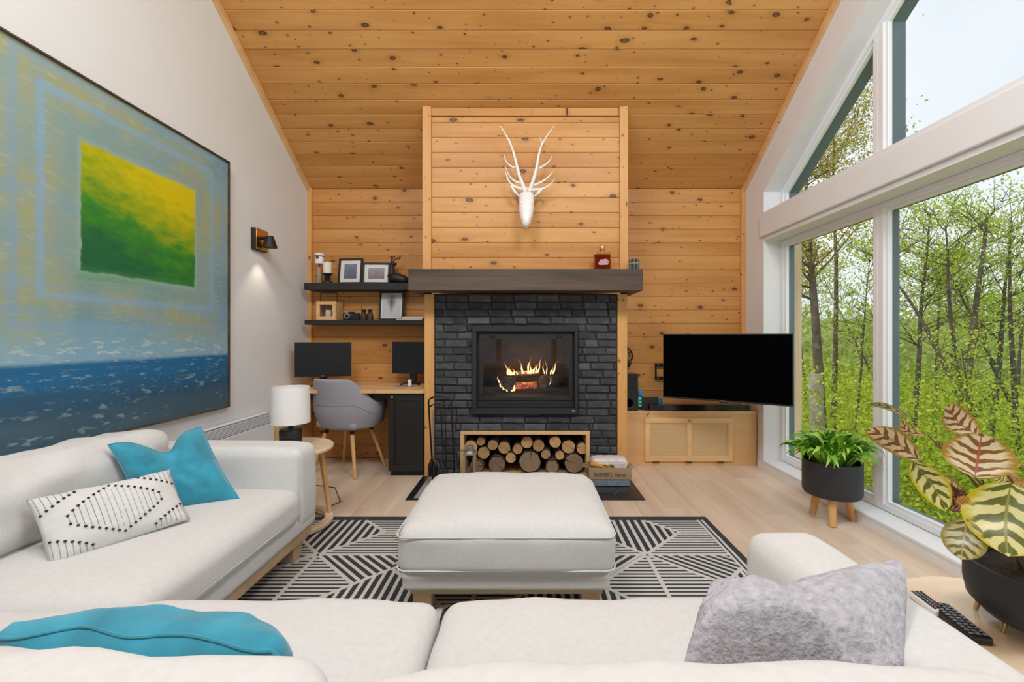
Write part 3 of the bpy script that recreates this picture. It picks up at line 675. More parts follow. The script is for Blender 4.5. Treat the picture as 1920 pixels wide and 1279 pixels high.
soft('seat_base', SX0, SXF, 1.24, SYA, .165, .262, sofa, r=.035); soft('seat_base', SX0, SXA-.01, SY0, SYF-.01, .1652, .2618, sofa, r=.035)
soft('seat_cushion', SX0+.24, SXF+.025, 1.285, 2.262, .255, .43, sofa, r=.06, puff=(.012, .01, .022), amp=.006, seed=2, n=30)
soft('corner_cushion', SX0+.24, SXF+.012, .50, 1.285, .255, .422, sofa, r=.055, puff=(.0, .01, .02), amp=.006, seed=5)
soft('seat_cushion', SXF+.012, -.247, .50, SYF+.02, .255, .43, sofa, r=.055, puff=(.0, .012, .025), amp=.007, seed=8, n=30)
soft('seat_cushion', -.247, .655, .50, SYF+.02, .255, .43, sofa, r=.055, puff=(.0, .012, .025), amp=.008, seed=12, n=30)
soft('arm', SX0, SXF+.002, 2.255, SYA, .20, .62, sofa, r=.045, puff=(.008, .008, .012), amp=.004, seed=3)
soft('arm', .655, SXA, SY0, SYF+.04, .20, .62, sofa, r=.05, puff=(.006, .006, .014), amp=.004, seed=4)
soft('back_frame', SX0, SX0+.15, SY0, 2.262, .20, .60, sofa, r=.05); soft('back_frame', SX0+.15, .66, SY0, SY0+.15, .20, .60, sofa, r=.05)
soft('back_cushion', SX0+.06, -1.80, 1.36, 2.245, .425, .725, sofa, r=.07, puff=(.035, .01, .02), amp=.02, nf=5, seed=21, n=30)
soft('back_cushion', SX0+.06, -1.775, .62, 1.36, .425, .735, sofa, r=.07, puff=(.035, .01, .02), amp=.02, nf=5, seed=25)
soft('back_cushion', SXF+.0, -.252, SY0+.11, .605, .425, .785, sofa, r=.065, puff=(.01, .03, .02), amp=.018, nf=5, seed=31, n=34)
soft('back_cushion', -.242, .65, SY0+.11, .60, .425, .772, sofa, r=.065, puff=(.01, .03, .022), amp=.018, nf=5, seed=38, n=34)
def seam(parent, pts, r=.0035, mat='fabric', name='piping'):
    b = B(); b.tube(pts, r, 6); obj(name, b, mat, parent, smooth=True)
seam(sofa, [(SXF+.027, 1.34, .30), (SXF+.034, 1.55, .305), (SXF+.036, 1.8, .306), (SXF+.034, 2.0, .305), (SXF+.027, 2.21, .30)], .0022)
seam(sofa, [(SXF+.006, 2.262, .25), (SXF+.010, 2.262, .4), (SXF+.004, 2.264, .59)], .0025)
# ------------------------------------------------------------------ ottoman
ot = thing('ottoman', 'square cream upholstered ottoman on the patterned rug', 'ottoman', (-.09, 2.23, 0))
OX0, OX1, OY0, OY1 = -.555, .38, 1.86, 2.64
soft('cushion', OX0, OX1, OY0, OY1, .175, .385, ot, r=.055, puff=(.014, .012, .045), amp=.007, seed=51, n=34)
soft('upholstered_base', OX0+.02, OX1-.02, OY0+.02, OY1-.02, .112, .19, ot, r=.02)
b = B(); b.box(OX0+.05, OX1-.05, OY0+.05, OY1-.05, .085, .116); obj('wood_plinth', b, 'plinth', ot, bev=.003)
for lx in (OX0+.1, OX1-.1):
    for ly in (OY0+.1, OY1-.1):
        b = B(); b.box(lx-.04, lx+.04, ly-.04, ly+.04, .0092, .086); obj('leg', b, 'plinth', ot, bev=.003)
def rr_path(x0, x1, y0, y1, z, r, n=6):
    pts = []
    for cx, cy, a0 in ((x1-r, y1-r, 0), (x0+r, y1-r, 90), (x0+r, y0+r, 180), (x1-r, y0+r, 270)):
        for i in range(n+1): a = R(a0+90*i/n); pts.append((cx+r*math.cos(a), cy+r*math.sin(a), z))
    return pts+[pts[0]]
seam(ot, rr_path(OX0-.004, OX1+.004, OY0-.004, OY1+.004, .352, .055)); seam(ot, rr_path(OX0-.004, OX1+.004, OY0-.004, OY1+.004, .212, .055))
# ------------------------------------------------------------------ scatter pillows
def pillow_fn(TL, TR, BR, BL, th, dent=0, pinch=.06, amp=.008, nf=7, seed=0, crease=None, rnd=0):
    TL, TR, BR, BL = map(Vector, (TL, TR, BR, BL)); cen = (TL+TR+BR+BL)/4
    nrm = (TR-TL+BR-BL).cross(TL-BL+TR-BR).normalized(); up = ((TL+TR)-(BL+BR)).normalized()
    def fn(u, v, side):       # u,v in 0..1 (v up), side +-1
        a, c = 2*u-1, 2*v-1
        if rnd: a, c = a*(1-rnd*abs(c)**5), c*(1-rnd*abs(a)**5)
        pu = a*(1-pinch*(1-c*c)); pv = c*(1-pinch*(1-a*a))
        uu, vv = (pu+1)/2, (pv+1)/2
        p = (BL*(1-uu)+BR*uu)*(1-vv)+(TL*(1-uu)+TR*uu)*vv
        prof = max(0, (1-a**4)*(1-c**4))**.62*(.55+.45*math.sqrt(max(0, (1-a*a)*(1-c*c))))
        w = noise.noise(Vector((u*nf+seed, v*nf, seed)))*amp+noise.noise(Vector((u*nf*2.7, v*nf*2.7+seed, 3)))*amp*.4
        t_ = th/2*prof*(1-.55*(1 if dent else 0)*math.exp(-(a/.28)**2)*max(0, v-.35)/.65)
        p = p+nrm*side*(t_+w*min(1, prof*2))+nrm*noise.noise(Vector((u*5+seed, v*5, 7)))*.012*(1-min(1, prof))
        if crease and side*crease[0] > 0:
            (u0, v0), (u1, v1) = crease[1], crease[2]; ln = math.hypot(u1-u0, v1-v0); sd = ((u1-u0)*(v-v0)-(v1-v0)*(u-u0))/ln
            k = min(1, max(0, sd/.16)); k = k*k*(3-2*k); rim = min(1, prof*1.6)
            p = p+nrm*side*rim*(crease[3]*k*(1-.5*max(0, sd-.2))-.022*math.exp(-(sd/.045)**2))
        if dent: p = p-up*dent*math.exp(-(a/.36)**2)*max(0, v-.3)**1.5/.58
        return p
    return fn
def pillow(name, label, corners, th, mat, dent=0, n=36, group=None, amp=.008, nf=7, seed=0, pinch=.06, fuzz=0, trim=True, crease=None, rnd=0):
    fn = pillow_fn(*corners, th, dent, pinch, amp, nf, seed, crease, rnd)
    c = sum((Vector(x) for x in corners), Vector())/4
    t_ = thing(name, label, 'pillow', (c.x, c.y, min(x[2] for x in corners)), group)
    b = B(); g = {}
    for side in (1, -1):
        for i in range(n+1):
            for j in range(n+1):
                ed = i in (0, n) or j in (0, n); k = (i, j, 0 if ed else side)
                if k not in g:
                    p = fn(i/n, j/n, side)
                    if fuzz and not ed: p = p+(p-c).normalized()*noise.noise(p*95)*fuzz+(p-c).normalized()*noise.noise(p*210)*fuzz*.6
                    g[k] = b.v(p)
        for i in range(n):
            for j in range(n):
                q = [g[(x, y, 0 if x in (0, n) or y in (0, n) else side)] for x, y in ((i, j), (i+1, j), (i+1, j+1), (i, j+1))]
                b.face(q if side > 0 else q[::-1])
    obj('cover', b, mat, t_, smooth='all')
    if trim:
        e = [(i/24, 0) for i in range(24)]+[(1, i/24) for i in range(24)]+[(1-i/24, 1) for i in range(24)]+[(0, 1-i/24) for i in range(25)]
        seam(t_, [fn(u, v, 1) for u, v in e], .0035, mat)
    return t_, fn
# teal pillow in the far corner of the sofa
pillow('throw_pillow', 'teal velvet pillow with a chopped top leaning on the sofa arm', [P(203, 834, 1.87), P(377, 800, 2.16), G(450, 938, .445), P(268, 970, 1.88)], .13, 'teal', dent=.085, group='teal pillows', amp=.010, seed=3)
# patterned lumbar pillow
pt_, fn = pillow('lumbar_pillow', 'white lumbar pillow with black tufted diamond pattern', [P(48, 938, 1.52), P(319, 880, 1.84), P(357, 974, 1.78), P(92, 1064, 1.462)], .11, 'fabric', amp=.004, seed=9, pinch=.035, trim=False)
side = 1 if (fn(.5, .5, 1)-Vector((0, 0, 1.2))).length < (fn(.5, .5, -1)-Vector((0, 0, 1.2))).length else -1
tb, lb = B(), B(); tn = []
def nrm_at(u, v): return (fn(u+.01, v, side)-fn(u-.01, v, side)).cross(fn(u, v+.01, side)-fn(u, v-.01, side)).normalized()*1
def hexh(u): return max(0, min(.40, .40*(1-abs(u-.5)/.36)**.75 if abs(u-.5) < .36 else 0))
def addline(u, v0, v1):
    lb.tube([fn(u, v0+(v1-v0)*i/8, side)+(fn(u, .5, side)-fn(u, .5, -side)).normalized()*.0008 for i in range(9)], .0008, 4)
def addtuft(u, v):
    p = fn(u, v, side)+(fn(u, .5, side)-fn(u, .5, -side)).normalized()*.002; tb.ball(p, .0052, 1, 1, .8, 6)
for i in range(17):
    u = .5+(i-8)*.041; h = hexh(u)
    if h > .02: addline(u, .5-h, .5+h); addtuft(u, .5-h); addtuft(u, .5+h)
for i in range(7):
    u = .03+i*.041; h = .30*(1-i/7.5)**.9
    for uu in (u, 1-u): addline(uu, .02, h); addtuft(uu, h); addline(uu, 1-h, .98); addtuft(uu, 1-h)
obj('tuft', tb, 'black_paint', pt_, smooth=True, kind='stuff'); obj('stitched_line', lb, 'grey_plastic', pt_, kind='stuff')
# teal pillow close to the camera
pillow('throw_pillow', 'teal velvet pillow leaning on the near back cushion', [(-1.0, .815, .668), (-.43, .79, .655), (-.44, .90, .44), (-.97, .91, .44)], .19, 'teal', group='teal pillows', amp=.009, nf=6, seed=14, pinch=.03, rnd=.08, n=60)
# grey faux fur pillow
CRS = 1
pillow('fur_pillow', 'fluffy grey faux-fur pillow slumped against the near sofa arm', [P(1345, 1175, .97), P(1705, 1040, .98), P(1690, 1330, .72), P(1260, 1330, .70)], .15, 'fur', n=150, amp=.012, nf=4, seed=22, fuzz=.0028, pinch=.0, trim=False, crease=(CRS, (.95, .05), (.02, .80), .095), rnd=.13)
# ------------------------------------------------------------------ round side tables
def side_table(cx, cy, r, h, label):
    t_ = thing('side_table', label, 'side table', (cx, cy, 0), group='round oak side tables')
    b = B(); b.lathe([(0, h-.025), (r-.006, h-.025), (r, h-.019), (r, h-.006), (r-.006, h), (0, h)], (cx, cy, 0), 64); obj('table_top', b, 'oak', t_, smooth=30)
    for k in range(3):
        a = R(30+120*k); p0 = Vector((cx+(r-.08)*math.cos(a), cy+(r-.08)*math.sin(a), h-.025)); p1 = Vector((cx+(r-.02)*math.cos(a), cy+(r-.02)*math.sin(a), .02))
        b = B(); b.tube([p0, p1], [.018, .014], 12); obj('leg', b, 'oak_z', t_, smooth=True)
    b = B(); zb = .05; b.lathe([(r-.05, zb-.03), (r-.005, zb-.03), (r, zb-.02), (r, zb-.005), (r-.005, zb), (r-.05, zb), (r-.05, zb-.03)], (cx, cy, 0), 64); obj('base_ring', b, 'oak', t_, smooth=30)
    return t_
side_table(-1.485, 2.775, .25, .512, 'round oak side table behind the sofa arm under the white lamp')
side_table(1.155, .985, .272, .52, 'round oak side table beside the near sofa arm with plant')
lamp = thing('table_lamp', 'table lamp with white drum shade and black ribbed base', 'lamp', (-1.487, 2.78, .512))
b = B(); b.lathe([(0, .512), (.062, .512), (.066, .52), (.066, .535), (.061, .54), (.066, .546), (.066, .558), (.061, .563), (.066, .57), (.066, .612), (.06, .622), (.014, .626), (.012, .70), (0, .70)], (-1.487, 2.78, 0), 40); obj('lamp_base', b, 'black_paint', lamp, smooth=35)
b = B(); b.lathe([(.110, .66), (.113, .66), (.110, .886), (.107, .886), (.110, .66)], (-1.487, 2.78, 0), 48); obj('lamp_shade', b, 'lampshade', lamp, smooth=35)
b = B(); b.box(-1.595, -1.38, 2.777, 2.783, .80, .804).box(-1.49, -1.484, 2.675, 2.886, .80, .804); b.tube([(-1.487, 2.78, .70), (-1.487, 2.78, .8)], .01, 8); obj('shade_carrier', b, 'black_metal', lamp)
cord = B(); cord.tube([(-1.45, 2.96, .004), (-1.35, 3.2, .004), (-1.52, 3.5, .004), (-1.9, 3.62, .004), (-2.1, 3.66, .004)], .003, 6); tag(obj('lamp_cord', cord, 'black_paint', smooth=True), 'thin black lamp cord lying on the oak floor', 'cord')
# ------------------------------------------------------------------ heater, sconce, painting on the left wall
ht = thing('wall_heater', 'white electric convector heater on the wall below the painting', 'heater', (XL+.05, 3.2, .2))
b = B(); b.box(XL+.012, XL+.082, 2.72, 3.63, .18, .50); b.box(XL+.012, XL+.03, 2.72, 3.63, .50, .585); b.prism([(XL+.03, 2.72, .50), (XL+.082, 2.72, .50), (XL+.05, 2.72, .585), (XL+.03, 2.72, .585)], (0, .012, 0)); b.prism([(XL+.03, 3.618, .50), (XL+.082, 3.618, .50), (XL+.05, 3.618, .585), (XL+.03, 3.618, .585)], (0, .012, 0)); b.box(XL+.03, XL+.052, 2.72, 3.63, .577, .585); obj('casing', b, 'white_metal', ht, bev=.003)
for i in range(7):
    z = .508+i*.0095; x = XL+.079-i*.0036
    b = B(); b.box(x-.012, x, 2.732, 3.618, z, z+.0042); obj('grille_slat', b, 'white_metal', ht)
b = B(); b.box(XL+.0015, XL+.012, 2.9, 2.95, .25, .45).box(XL+.0015, XL+.012, 3.4, 3.45, .25, .45); obj('wall_bracket', b, 'white_metal', ht)
sc = thing('wall_sconce', 'black and gold wall sconce with a cone shade, lit', 'lamp', (XL, 3.5, 1.9))
zc = 1.2+(632-449)/F*3.5
b = B(); b.box(XL+.001, XL+.028, 3.45, 3.62, zc-.085, zc+.085); obj('back_plate', b, 'black_paint', sc, bev=.002)
b = B(); b.box(XL+.028, XL+.036, 3.465, 3.625, zc-.08, zc+.088); obj('gold_plate', b, 'brass', sc, bev=.0015)
b = B(); b.tube([(XL+.036, 3.545, zc+.02), (XL+.085, 3.545, zc+.02)], .012, 10); b.tube([(XL+.095, 3.545, zc+.02), (XL+.095, 3.545, zc+.036)], .026, 16); obj('arm', b, 'black_metal', sc, smooth=True)
b = B(); b.lathe([(.026, .032), (.03, .03), (.056, -.055), (.053, -.055), (.027, .028), (0, .03)], (XL+.095, 3.545, zc), 28); obj('cone_shade', b, 'black_paint', sc, smooth=40)
b = B(); b.ball((XL+.095, 3.545, zc-.02), .018); obj('bulb', b, 'bulb', sc, smooth=True)
sp = bpy.data.lights.new('sconce_beam', 'SPOT'); sp.energy = 5.0; sp.color = (1, .86, .70); sp.spot_size = R(92); sp.spot_blend = .5; sp.shadow_soft_size = .015
so = bpy.data.objects.new('sconce_beam', sp); C.objects.link(so); so.location = (XL+.085, 3.545, zc-.05); so.rotation_euler = (0, R(-14), 0)
# painting
pn = thing('abstract_painting', 'huge abstract painting with a green-yellow square over blue', 'painting', (XL, 2.43, .70))
PY0, PY1, PZ0, PZ1 = 1.72, 3.15, .70, 2.452
b = B(); b.box(XL+.004, XL+.03, PY0+.008, PY1-.008, PZ0+.008, PZ1-.008)
m, t, bs = nodes('abstract_canvas')
tcn = N(t, 'TexCoord').outputs['Object']; sx = N(t, 'SeparateXYZ'); t.links.new(tcn, sx.inputs[0])
u = math_(t, 'DIVIDE', math_(t, 'SUBTRACT', sx.outputs[1], PY0), PY1-PY0); v = math_(t, 'DIVIDE', math_(t, 'SUBTRACT', sx.outputs[2], PZ0), PZ1-PZ0)
def tn_(scale, detail=5, stretch=(1, 1, 1), rough=.6):
    n = N(t, 'TexNoise', Scale=scale, Detail=detail, Roughness=rough); t.links.new(mapping(t, tcn, stretch), n.inputs['Vector']); return n.outputs['Fac']
nA, nB, nC, nD = tn_(2.2), tn_(9, 6, (1, 1, 2.2)), tn_(30, 7, (1, .4, 1.3), .7), tn_(4, 4, (1, .3, 3))
def sstep(x, a, c):
    n = N(t, 'MapRange', interpolation_type='SMOOTHSTEP'); n.inputs[1].default_value = a; n.inputs[2].default_value = c; t.links.new(x, n.inputs[0]); return n.outputs[0]
jit = math_(t, 'MULTIPLY', math_(t, 'SUBTRACT', nB, .5), .02)
uj, vj = math_(t, 'ADD', u, jit), math_(t, 'ADD', v, jit)
def inside(u0, u1, v0, v1, e=.008):
    a = math_(t, 'MULTIPLY', sstep(uj, u0-e, u0+e), math_(t, 'SUBTRACT', 1, sstep(uj, u1-e, u1+e)))
    c = math_(t, 'MULTIPLY', sstep(vj, v0-e, v0+e), math_(t, 'SUBTRACT', 1, sstep(vj, v1-e, v1+e))); return math_(t, 'MULTIPLY', a, c)
col = ramp(t, nA, [(.36, srgb(122, 156, 166)), (.5, srgb(144, 168, 162)), (.62, srgb(164, 170, 132))])
col = mix(t, math_(t, 'MULTIPLY', sstep(nC, .55, .62), .4), col, srgb(192, 192, 158))
col = mix(t, math_(t, 'MULTIPLY', sstep(nD, .5, .66), .45), col, srgb(132, 172, 192))
def frame_(r0, r1, c_, k_, e):
    f_ = math_(t, 'MULTIPLY', math_(t, 'SUBTRACT', inside(*r0, e), inside(*r1, e), clamp=True), k_); return mix(t, f_, col, c_)
col = frame_((.06, .965, .30, .99), (.085, .94, .325, .965), srgb(126, 168, 202), .5, .014)
col = frame_((.135, .895, .385, .93), (.158, .872, .40, .912), srgb(134, 178, 216), .65, .01)
col = mix(t, math_(t, 'MULTIPLY', inside(.20, .83, .42, .88, .04), .45), col, srgb(128, 165, 165))
grn = math_(t, 'ADD', math_(t, 'ADD', math_(t, 'MULTIPLY', sstep(v, .46, .82), .62), math_(t, 'MULTIPLY', sstep(u, .26, .70), .22)), math_(t, 'MULTIPLY', math_(t, 'SUBTRACT', nB, .5), .55))
gc = ramp(t, grn, [(.12, srgb(22, 104, 62)), (.36, srgb(56, 140, 42)), (.55, srgb(150, 170, 24)), (.78, srgb(214, 196, 14))])
col = mix(t, math_(t, 'MULTIPLY', inside(.258, .788, .455, .832, .012), .5), col, srgb(165, 190, 170))
col = mix(t, inside(.27, .776, .468, .822, .004), col, gc)
col = mix(t, math_(t, 'MULTIPLY', math_(t, 'MULTIPLY', inside(.25, .80, .425, .47, .02), sstep(nD, .4, .6)), .6), col, srgb(96, 160, 110))
lo_b = math_(t, 'SUBTRACT', 1, sstep(math_(t, 'ADD', v, math_(t, 'MULTIPLY', math_(t, 'SUBTRACT', nA, .5), .08)), .22, .36)); col = mix(t, math_(t, 'MULTIPLY', lo_b, .75), col, srgb(136, 182, 208))
fl2 = math_(t, 'MULTIPLY', math_(t, 'MULTIPLY', sstep(nC, .53, .58), sstep(nD, .45, .55)), math_(t, 'MULTIPLY', lo_b, .7)); col = mix(t, fl2, col, srgb(206, 214, 206))
sea = math_(t, 'SUBTRACT', 1, sstep(math_(t, 'ADD', v, math_(t, 'MULTIPLY', jit, .4)), .208, .224))
seac = ramp(t, math_(t, 'ADD', math_(t, 'MULTIPLY', sstep(v, .0, .22), .5), math_(t, 'MULTIPLY', nD, .5)), [(.25, srgb(72, 100, 114)), (.5, srgb(46, 88, 116)), (.75, srgb(30, 108, 156))])
seac = mix(t, math_(t, 'MULTIPLY', math_(t, 'MULTIPLY', sstep(nC, .54, .6), sstep(nD, .45, .57)), .7), seac, srgb(150, 172, 172))
col = mix(t, sea, col, seac)
t.links.new(col, bs.inputs['Base Color']); bs.inputs['Roughness'].default_value = .45; bump(t, bs, nC, .25, .004); M['canvas'] = m
obj('canvas', b, 'canvas', pn)
for r4 in ((PY0, PY1, PZ1-.009, PZ1), (PY0, PY1, PZ0, PZ0+.009), (PY0, PY0+.009, PZ0+.009, PZ1-.009), (PY1-.009, PY1, PZ0+.009, PZ1-.009)):
    b = B(); b.box(XL+.002, XL+.042, r4[0], r4[1], r4[2], r4[3]); obj('frame_strip', b, 'dark_beam', pn)
# ------------------------------------------------------------------ desk corner
dk = thing('built_in_desk', 'built-in pine desk between the white wall and fireplace', 'desk', (-1.52, 4.05, 0))
b = B(); b.box(XL+.004, -.876, 3.745, 4.351, .72, .75); obj('desk_top', b, 'pine_plain', dk, bev=.002)
b = B(); b.box(XL+.004, XL+.044, 3.75, 4.35, .0005, .72); obj('end_panel', b, 'pine_plain', dk, bev=.002)
b = B(); b.box(XL+.044, -1.19, 3.84, 3.86, .655, .7195); obj('apron', b, 'black_paint', dk)
cb = thing('desk_cabinet', 'black shaker-door cabinet under the desk', 'cabinet', (-1.03, 4.05, 0))
b = B(); b.box(-1.187, -.879, 3.795, 4.33, .04, .7195).box(-1.177, -.889, 3.83, 4.3, .0005, .04); obj('body', b, 'black_paint', cb, bev=.002)
dr = B(); x0, x1, z0, z1 = -1.184, -.882, .05, .71; f_ = .055
dr.box(x0, x1, 3.775, 3.7945, z0, z0+f_).box(x0, x1, 3.775, 3.7945, z1-f_, z1).box(x0, x0+f_, 3.775, 3.7945, z0+f_, z1-f_).box(x1-f_, x1, 3.775, 3.7945, z0+f_, z1-f_).box(x0+f_, x1-f_, 3.784, 3.794, z0+f_, z1-f_)
dro = obj('door', dr, 'black_paint', cb, bev=.0015)
b = B(); kp = P(735.5, 745, 3.76); b.tube([(kp.x, 3.775, kp.z), (kp.x, 3.762, kp.z)], .006, 10); b.ball((kp.x, 3.757, kp.z), .013); obj('knob', b, 'brass', dro, smooth=True)
# chair
CHX, CHY, yaw = -1.60, 3.975, R(-18)
MC = Matrix.Translation((CHX, CHY, 0)) @ Matrix.Rotation(yaw, 4, 'Z')
ch = thing('desk_chair', 'grey upholstered tub chair with wooden legs at the desk', 'chair', (CHX, CHY, 0))
b = B(MC)
def top_h(th):
    a = abs(math.degrees(th)); s = min(1, max(0, (a-38)/44)); s = s*s*(3-2*s); return .845+(.645-.845)*s-.00035*max(0, a-82)
def shell(u, v):
    th = R(-122+244*u); zt_ = top_h(th); z = .395+(zt_-.395)*v
    k = .80+.20*math.sin(min(1, (z-.395)/.22)*math.pi/2)
    lean = .045*max(0, (z-.62)/.22)*math.cos(th)
    wid = 1-.10*max(0, (z-.64)/.2)
    return Vector((.325*k*wid*math.sin(th), -(.29*k+lean)*math.cos(th)+.02, z))
g = b.grid(shell, 40, 14)
cen = b.v((0, 0, .372)); low = [g[i][0] for i in range(41)]
for a_, c_ in zip(low, low[1:]): b.face([cen, a_, c_])
b.face([cen, low[-1], low[0]])
o = obj('seat_shell', b, 'grey_felt', ch, smooth='all'); md = o.modifiers.new('solid', 'SOLIDIFY'); md.thickness = .035; md.offset = -1; md2 = o.modifiers.new('sub', 'SUBSURF'); md2.levels = md2.render_levels = 1
b = B(MC); softbox(b, -.21, .21, -.19, .25, .40, .475, .035, (0, 0, .015), 16); obj('seat_cushion', b, 'grey_felt', ch, smooth='all')
b = B(MC); b.tube([shell(i/40, .50)+Vector((math.sin(R(-122+244*i/40))*.002, -math.cos(R(-122+244*i/40))*.003, 0)) for i in range(8, 33)], .0022, 5); obj('seam', b, 'grey_felt', ch, smooth=True)
for sx_, sy_ in ((-1, -1), (1, -1), (1, 1), (-1, 1)):
    b = B(MC); b.tube([(sx_*.13, sy_*.12, .385), (sx_*.145, sy_*.132, .345)], .017, 12); obj('leg_socket', b, 'black_metal', ch, smooth=True)
    b = B(MC); b.tube([(sx_*.142, sy_*.13, .352), (sx_*.235, sy_*.205, .001)], [.019, .0125], 14); obj('leg', b, 'oak_z', ch, smooth=True)
# monitors
def monitor(label, L, Rr, z0, z1, zdesk, bez=.008, full=True):
    L, Rr = Vector(L), Vector(Rr); x = (Rr-L).normalized(); nrm = Vector((x.y, -x.x, 0)); w = (Rr-L).length; c = (L+Rr)/2
    mt = frame_mtx((c.x, c.y, 0), x, -nrm, (0, 0, 1))
    t_ = thing('monitor', label, 'monitor', (c.x, c.y, zdesk), group='desk monitors')
    b = B(mt); b.box(-w/2, w/2, 0, .03, z0, z1); obj('housing', b, 'plastic_black', t_, bev=.003)
    b = B(mt); b.box(-w/2+bez, w/2-bez, -.0012, 0, z0+.014, z1-bez); obj('screen', b, 'monitor_screen', t_)
    b = B(mt); b.box(-.014, .014, -.0014, 0, z0+.004, z0+.009); obj('maker_badge', b, 'grey_plastic', t_)
    b = B(mt); b.box(-.03, .03, .03, .05, zdesk+.008, z0+.12); obj('stand_neck', b, 'plastic_black', t_, bev=.003)
    b = B(mt); b.tube([(0, .045, zdesk+.03), (-w*.24, -.05, zdesk+.007)], .007, 8); b.tube([(0, .045, zdesk+.03), (w*.24, -.05, zdesk+.007)], .007, 8); b.box(-.05, .05, .02, .09, zdesk+.0005, zdesk+.012); obj('stand_foot', b, 'plastic_black', t_)
    return t_
monitor('wide black computer monitor on the desk by the white wall', ((551-CX)/F*3.93, 3.93, 0), ((658-CX)/F*4.03, 4.03, 0), .842, 1.152, .75)
monitor('dark computer monitor half hidden by the fireplace post', ((735-CX)/F*4.17, 4.17, 0), (-.885, 4.12, 0), .855, 1.155, .75)
tr_ = thing('phone_dock', 'small silver tray with a white card on the desk', 'tray', (-1.13, 3.98, .75))
b = B(); b.box(-1.19, -1.03, 3.95, 4.05, .7505, .757); obj('tray', b, 'galv', tr_, bev=.002)
b = B(); b.box(-1.075, -1.045, 4.0, 4.01, .757, .812); obj('card', b, 'paper', tr_)
# shelves
for nm, lab, x0, x1, z0, z1 in (('u', 'upper black floating shelf left of the mantel', -2.095, -.942, 1.647, 1.712), ('l', 'lower black floating shelf above the desk', -2.09, -.876, 1.316, 1.361)):
    b = B(); b.box(x0, x1, 4.15, 4.352, z0, z1); tag(obj('floating_shelf', b, 'black_shelf', bev=.002), lab, 'shelf', 'black floating shelves')
ZU, ZL = 1.7125, 1.3615
def fx(px, d): return (px-CX)/F*d
D = 4.23; mp = D/F
t_ = thing('tealight_holder', 'whitewashed tealight cup with a heart on a driftwood stem', 'candle holder', (fx(599, D), D, ZU))
b = B(); x = fx(598.5, D); b.tube([(x-.004, D, ZU), (x+.002, D, ZU+.07), (x-.003, D+.002, ZU+.155)], [.027, .024, .023], 12); obj('driftwood_stem', b, 'crate_wood', t_, smooth=True)
b = B(); b.tube([(x+.004, D, ZU+.155), (x+.004, D, ZU+.19)], .004, 6); obj('pin', b, 'black_metal', t_)
b = B(); b.lathe([(0, .19), (.04, .19), (.043, .285), (.039, .288), (.037, .2), (0, .2)], (x+.002, D, ZU), 24); obj('cup', b, 'white_resin', t_, smooth=40)
b = B(); b.lathe([(.0432, .255), (.0445, .258), (.0445, .262), (.0432, .265)], (x+.002, D, ZU), 24); b.prism([(x+.002, D-.044, ZU+.225), (x+.018, D-.042, ZU+.245), (x+.012, D-.043, ZU+.255), (x+.002, D-.044, ZU+.249), (x-.008, D-.043, ZU+.255), (x-.014, D-.042, ZU+.245)], (0, -.002, 0)); obj('heart_band', b, 'brown', t_)
t_ = thing('candle_stand', 'ivory pillar candle on a black turned stand', 'candle holder', (fx(614, D), D, ZU)); x = fx(614, 4.2)
b = B(); b.lathe([(0, 0), (.05, 0), (.048, .012), (.022, .03), (.03, .05), (.02, .065), (.045, .085), (.045, .093), (0, .093)], (x, 4.2, ZU), 24); obj('stand', b, 'black_paint', t_, smooth=40)
b = B(); b.lathe([(0, .093), (.038, .093), (.038, .197), (.034, .2), (0, .196)], (x, 4.2, ZU), 24); obj('candle', b, 'candle', t_, smooth=40)
def pic_mat(name, kind):
    m, t, bs = nodes(name); gn = N(t, 'TexCoord').outputs['Generated']; s3 = N(t, 'SeparateXYZ'); t.links.new(gn, s3.inputs[0])
    nn = N(t, 'TexNoise', Scale=3, Detail=2); t.links.new(gn, nn.inputs['Vector'])
    dx = math_(t, 'ABSOLUTE', math_(t, 'SUBTRACT', s3.outputs[0], .5)); z = s3.outputs[2]
    if kind == 'deer':
        f = math_(t, 'ADD', math_(t, 'MULTIPLY', dx, math_(t, 'SUBTRACT', 3.6, math_(t, 'MULTIPLY', z, 2.2))), math_(t, 'MULTIPLY', math_(t, 'ABSOLUTE', math_(t, 'SUBTRACT', z, .66)), 1.2))
        c = ramp(t, f, [(.1, srgb(88, 90, 90)), (.75, srgb(198, 198, 196))])
    elif kind == 'blue': c = ramp(t, math_(t, 'ADD', math_(t, 'MULTIPLY', z, .5), math_(t, 'MULTIPLY', nn.outputs['Fac'], .5)), [(.2, srgb(80, 92, 112)), (.8, srgb(128, 136, 150))])
    else: c = ramp(t, math_(t, 'ADD', math_(t, 'MULTIPLY', z, .4), math_(t, 'MULTIPLY', nn.outputs['Fac'], .6)), [(.25, srgb(112, 108, 110)), (.8, srgb(165, 158, 156))])
    t.links.new(c, bs.inputs['Base Color']); bs.inputs['Roughness'].default_value = .4; return m
M['pic_blue'], M['pic_grey'], M['pic_deer'] = pic_mat('faded_blue_photo', 'blue'), pic_mat('faded_grey_photo', 'grey'), pic_mat('grey_animal_photo', 'deer')
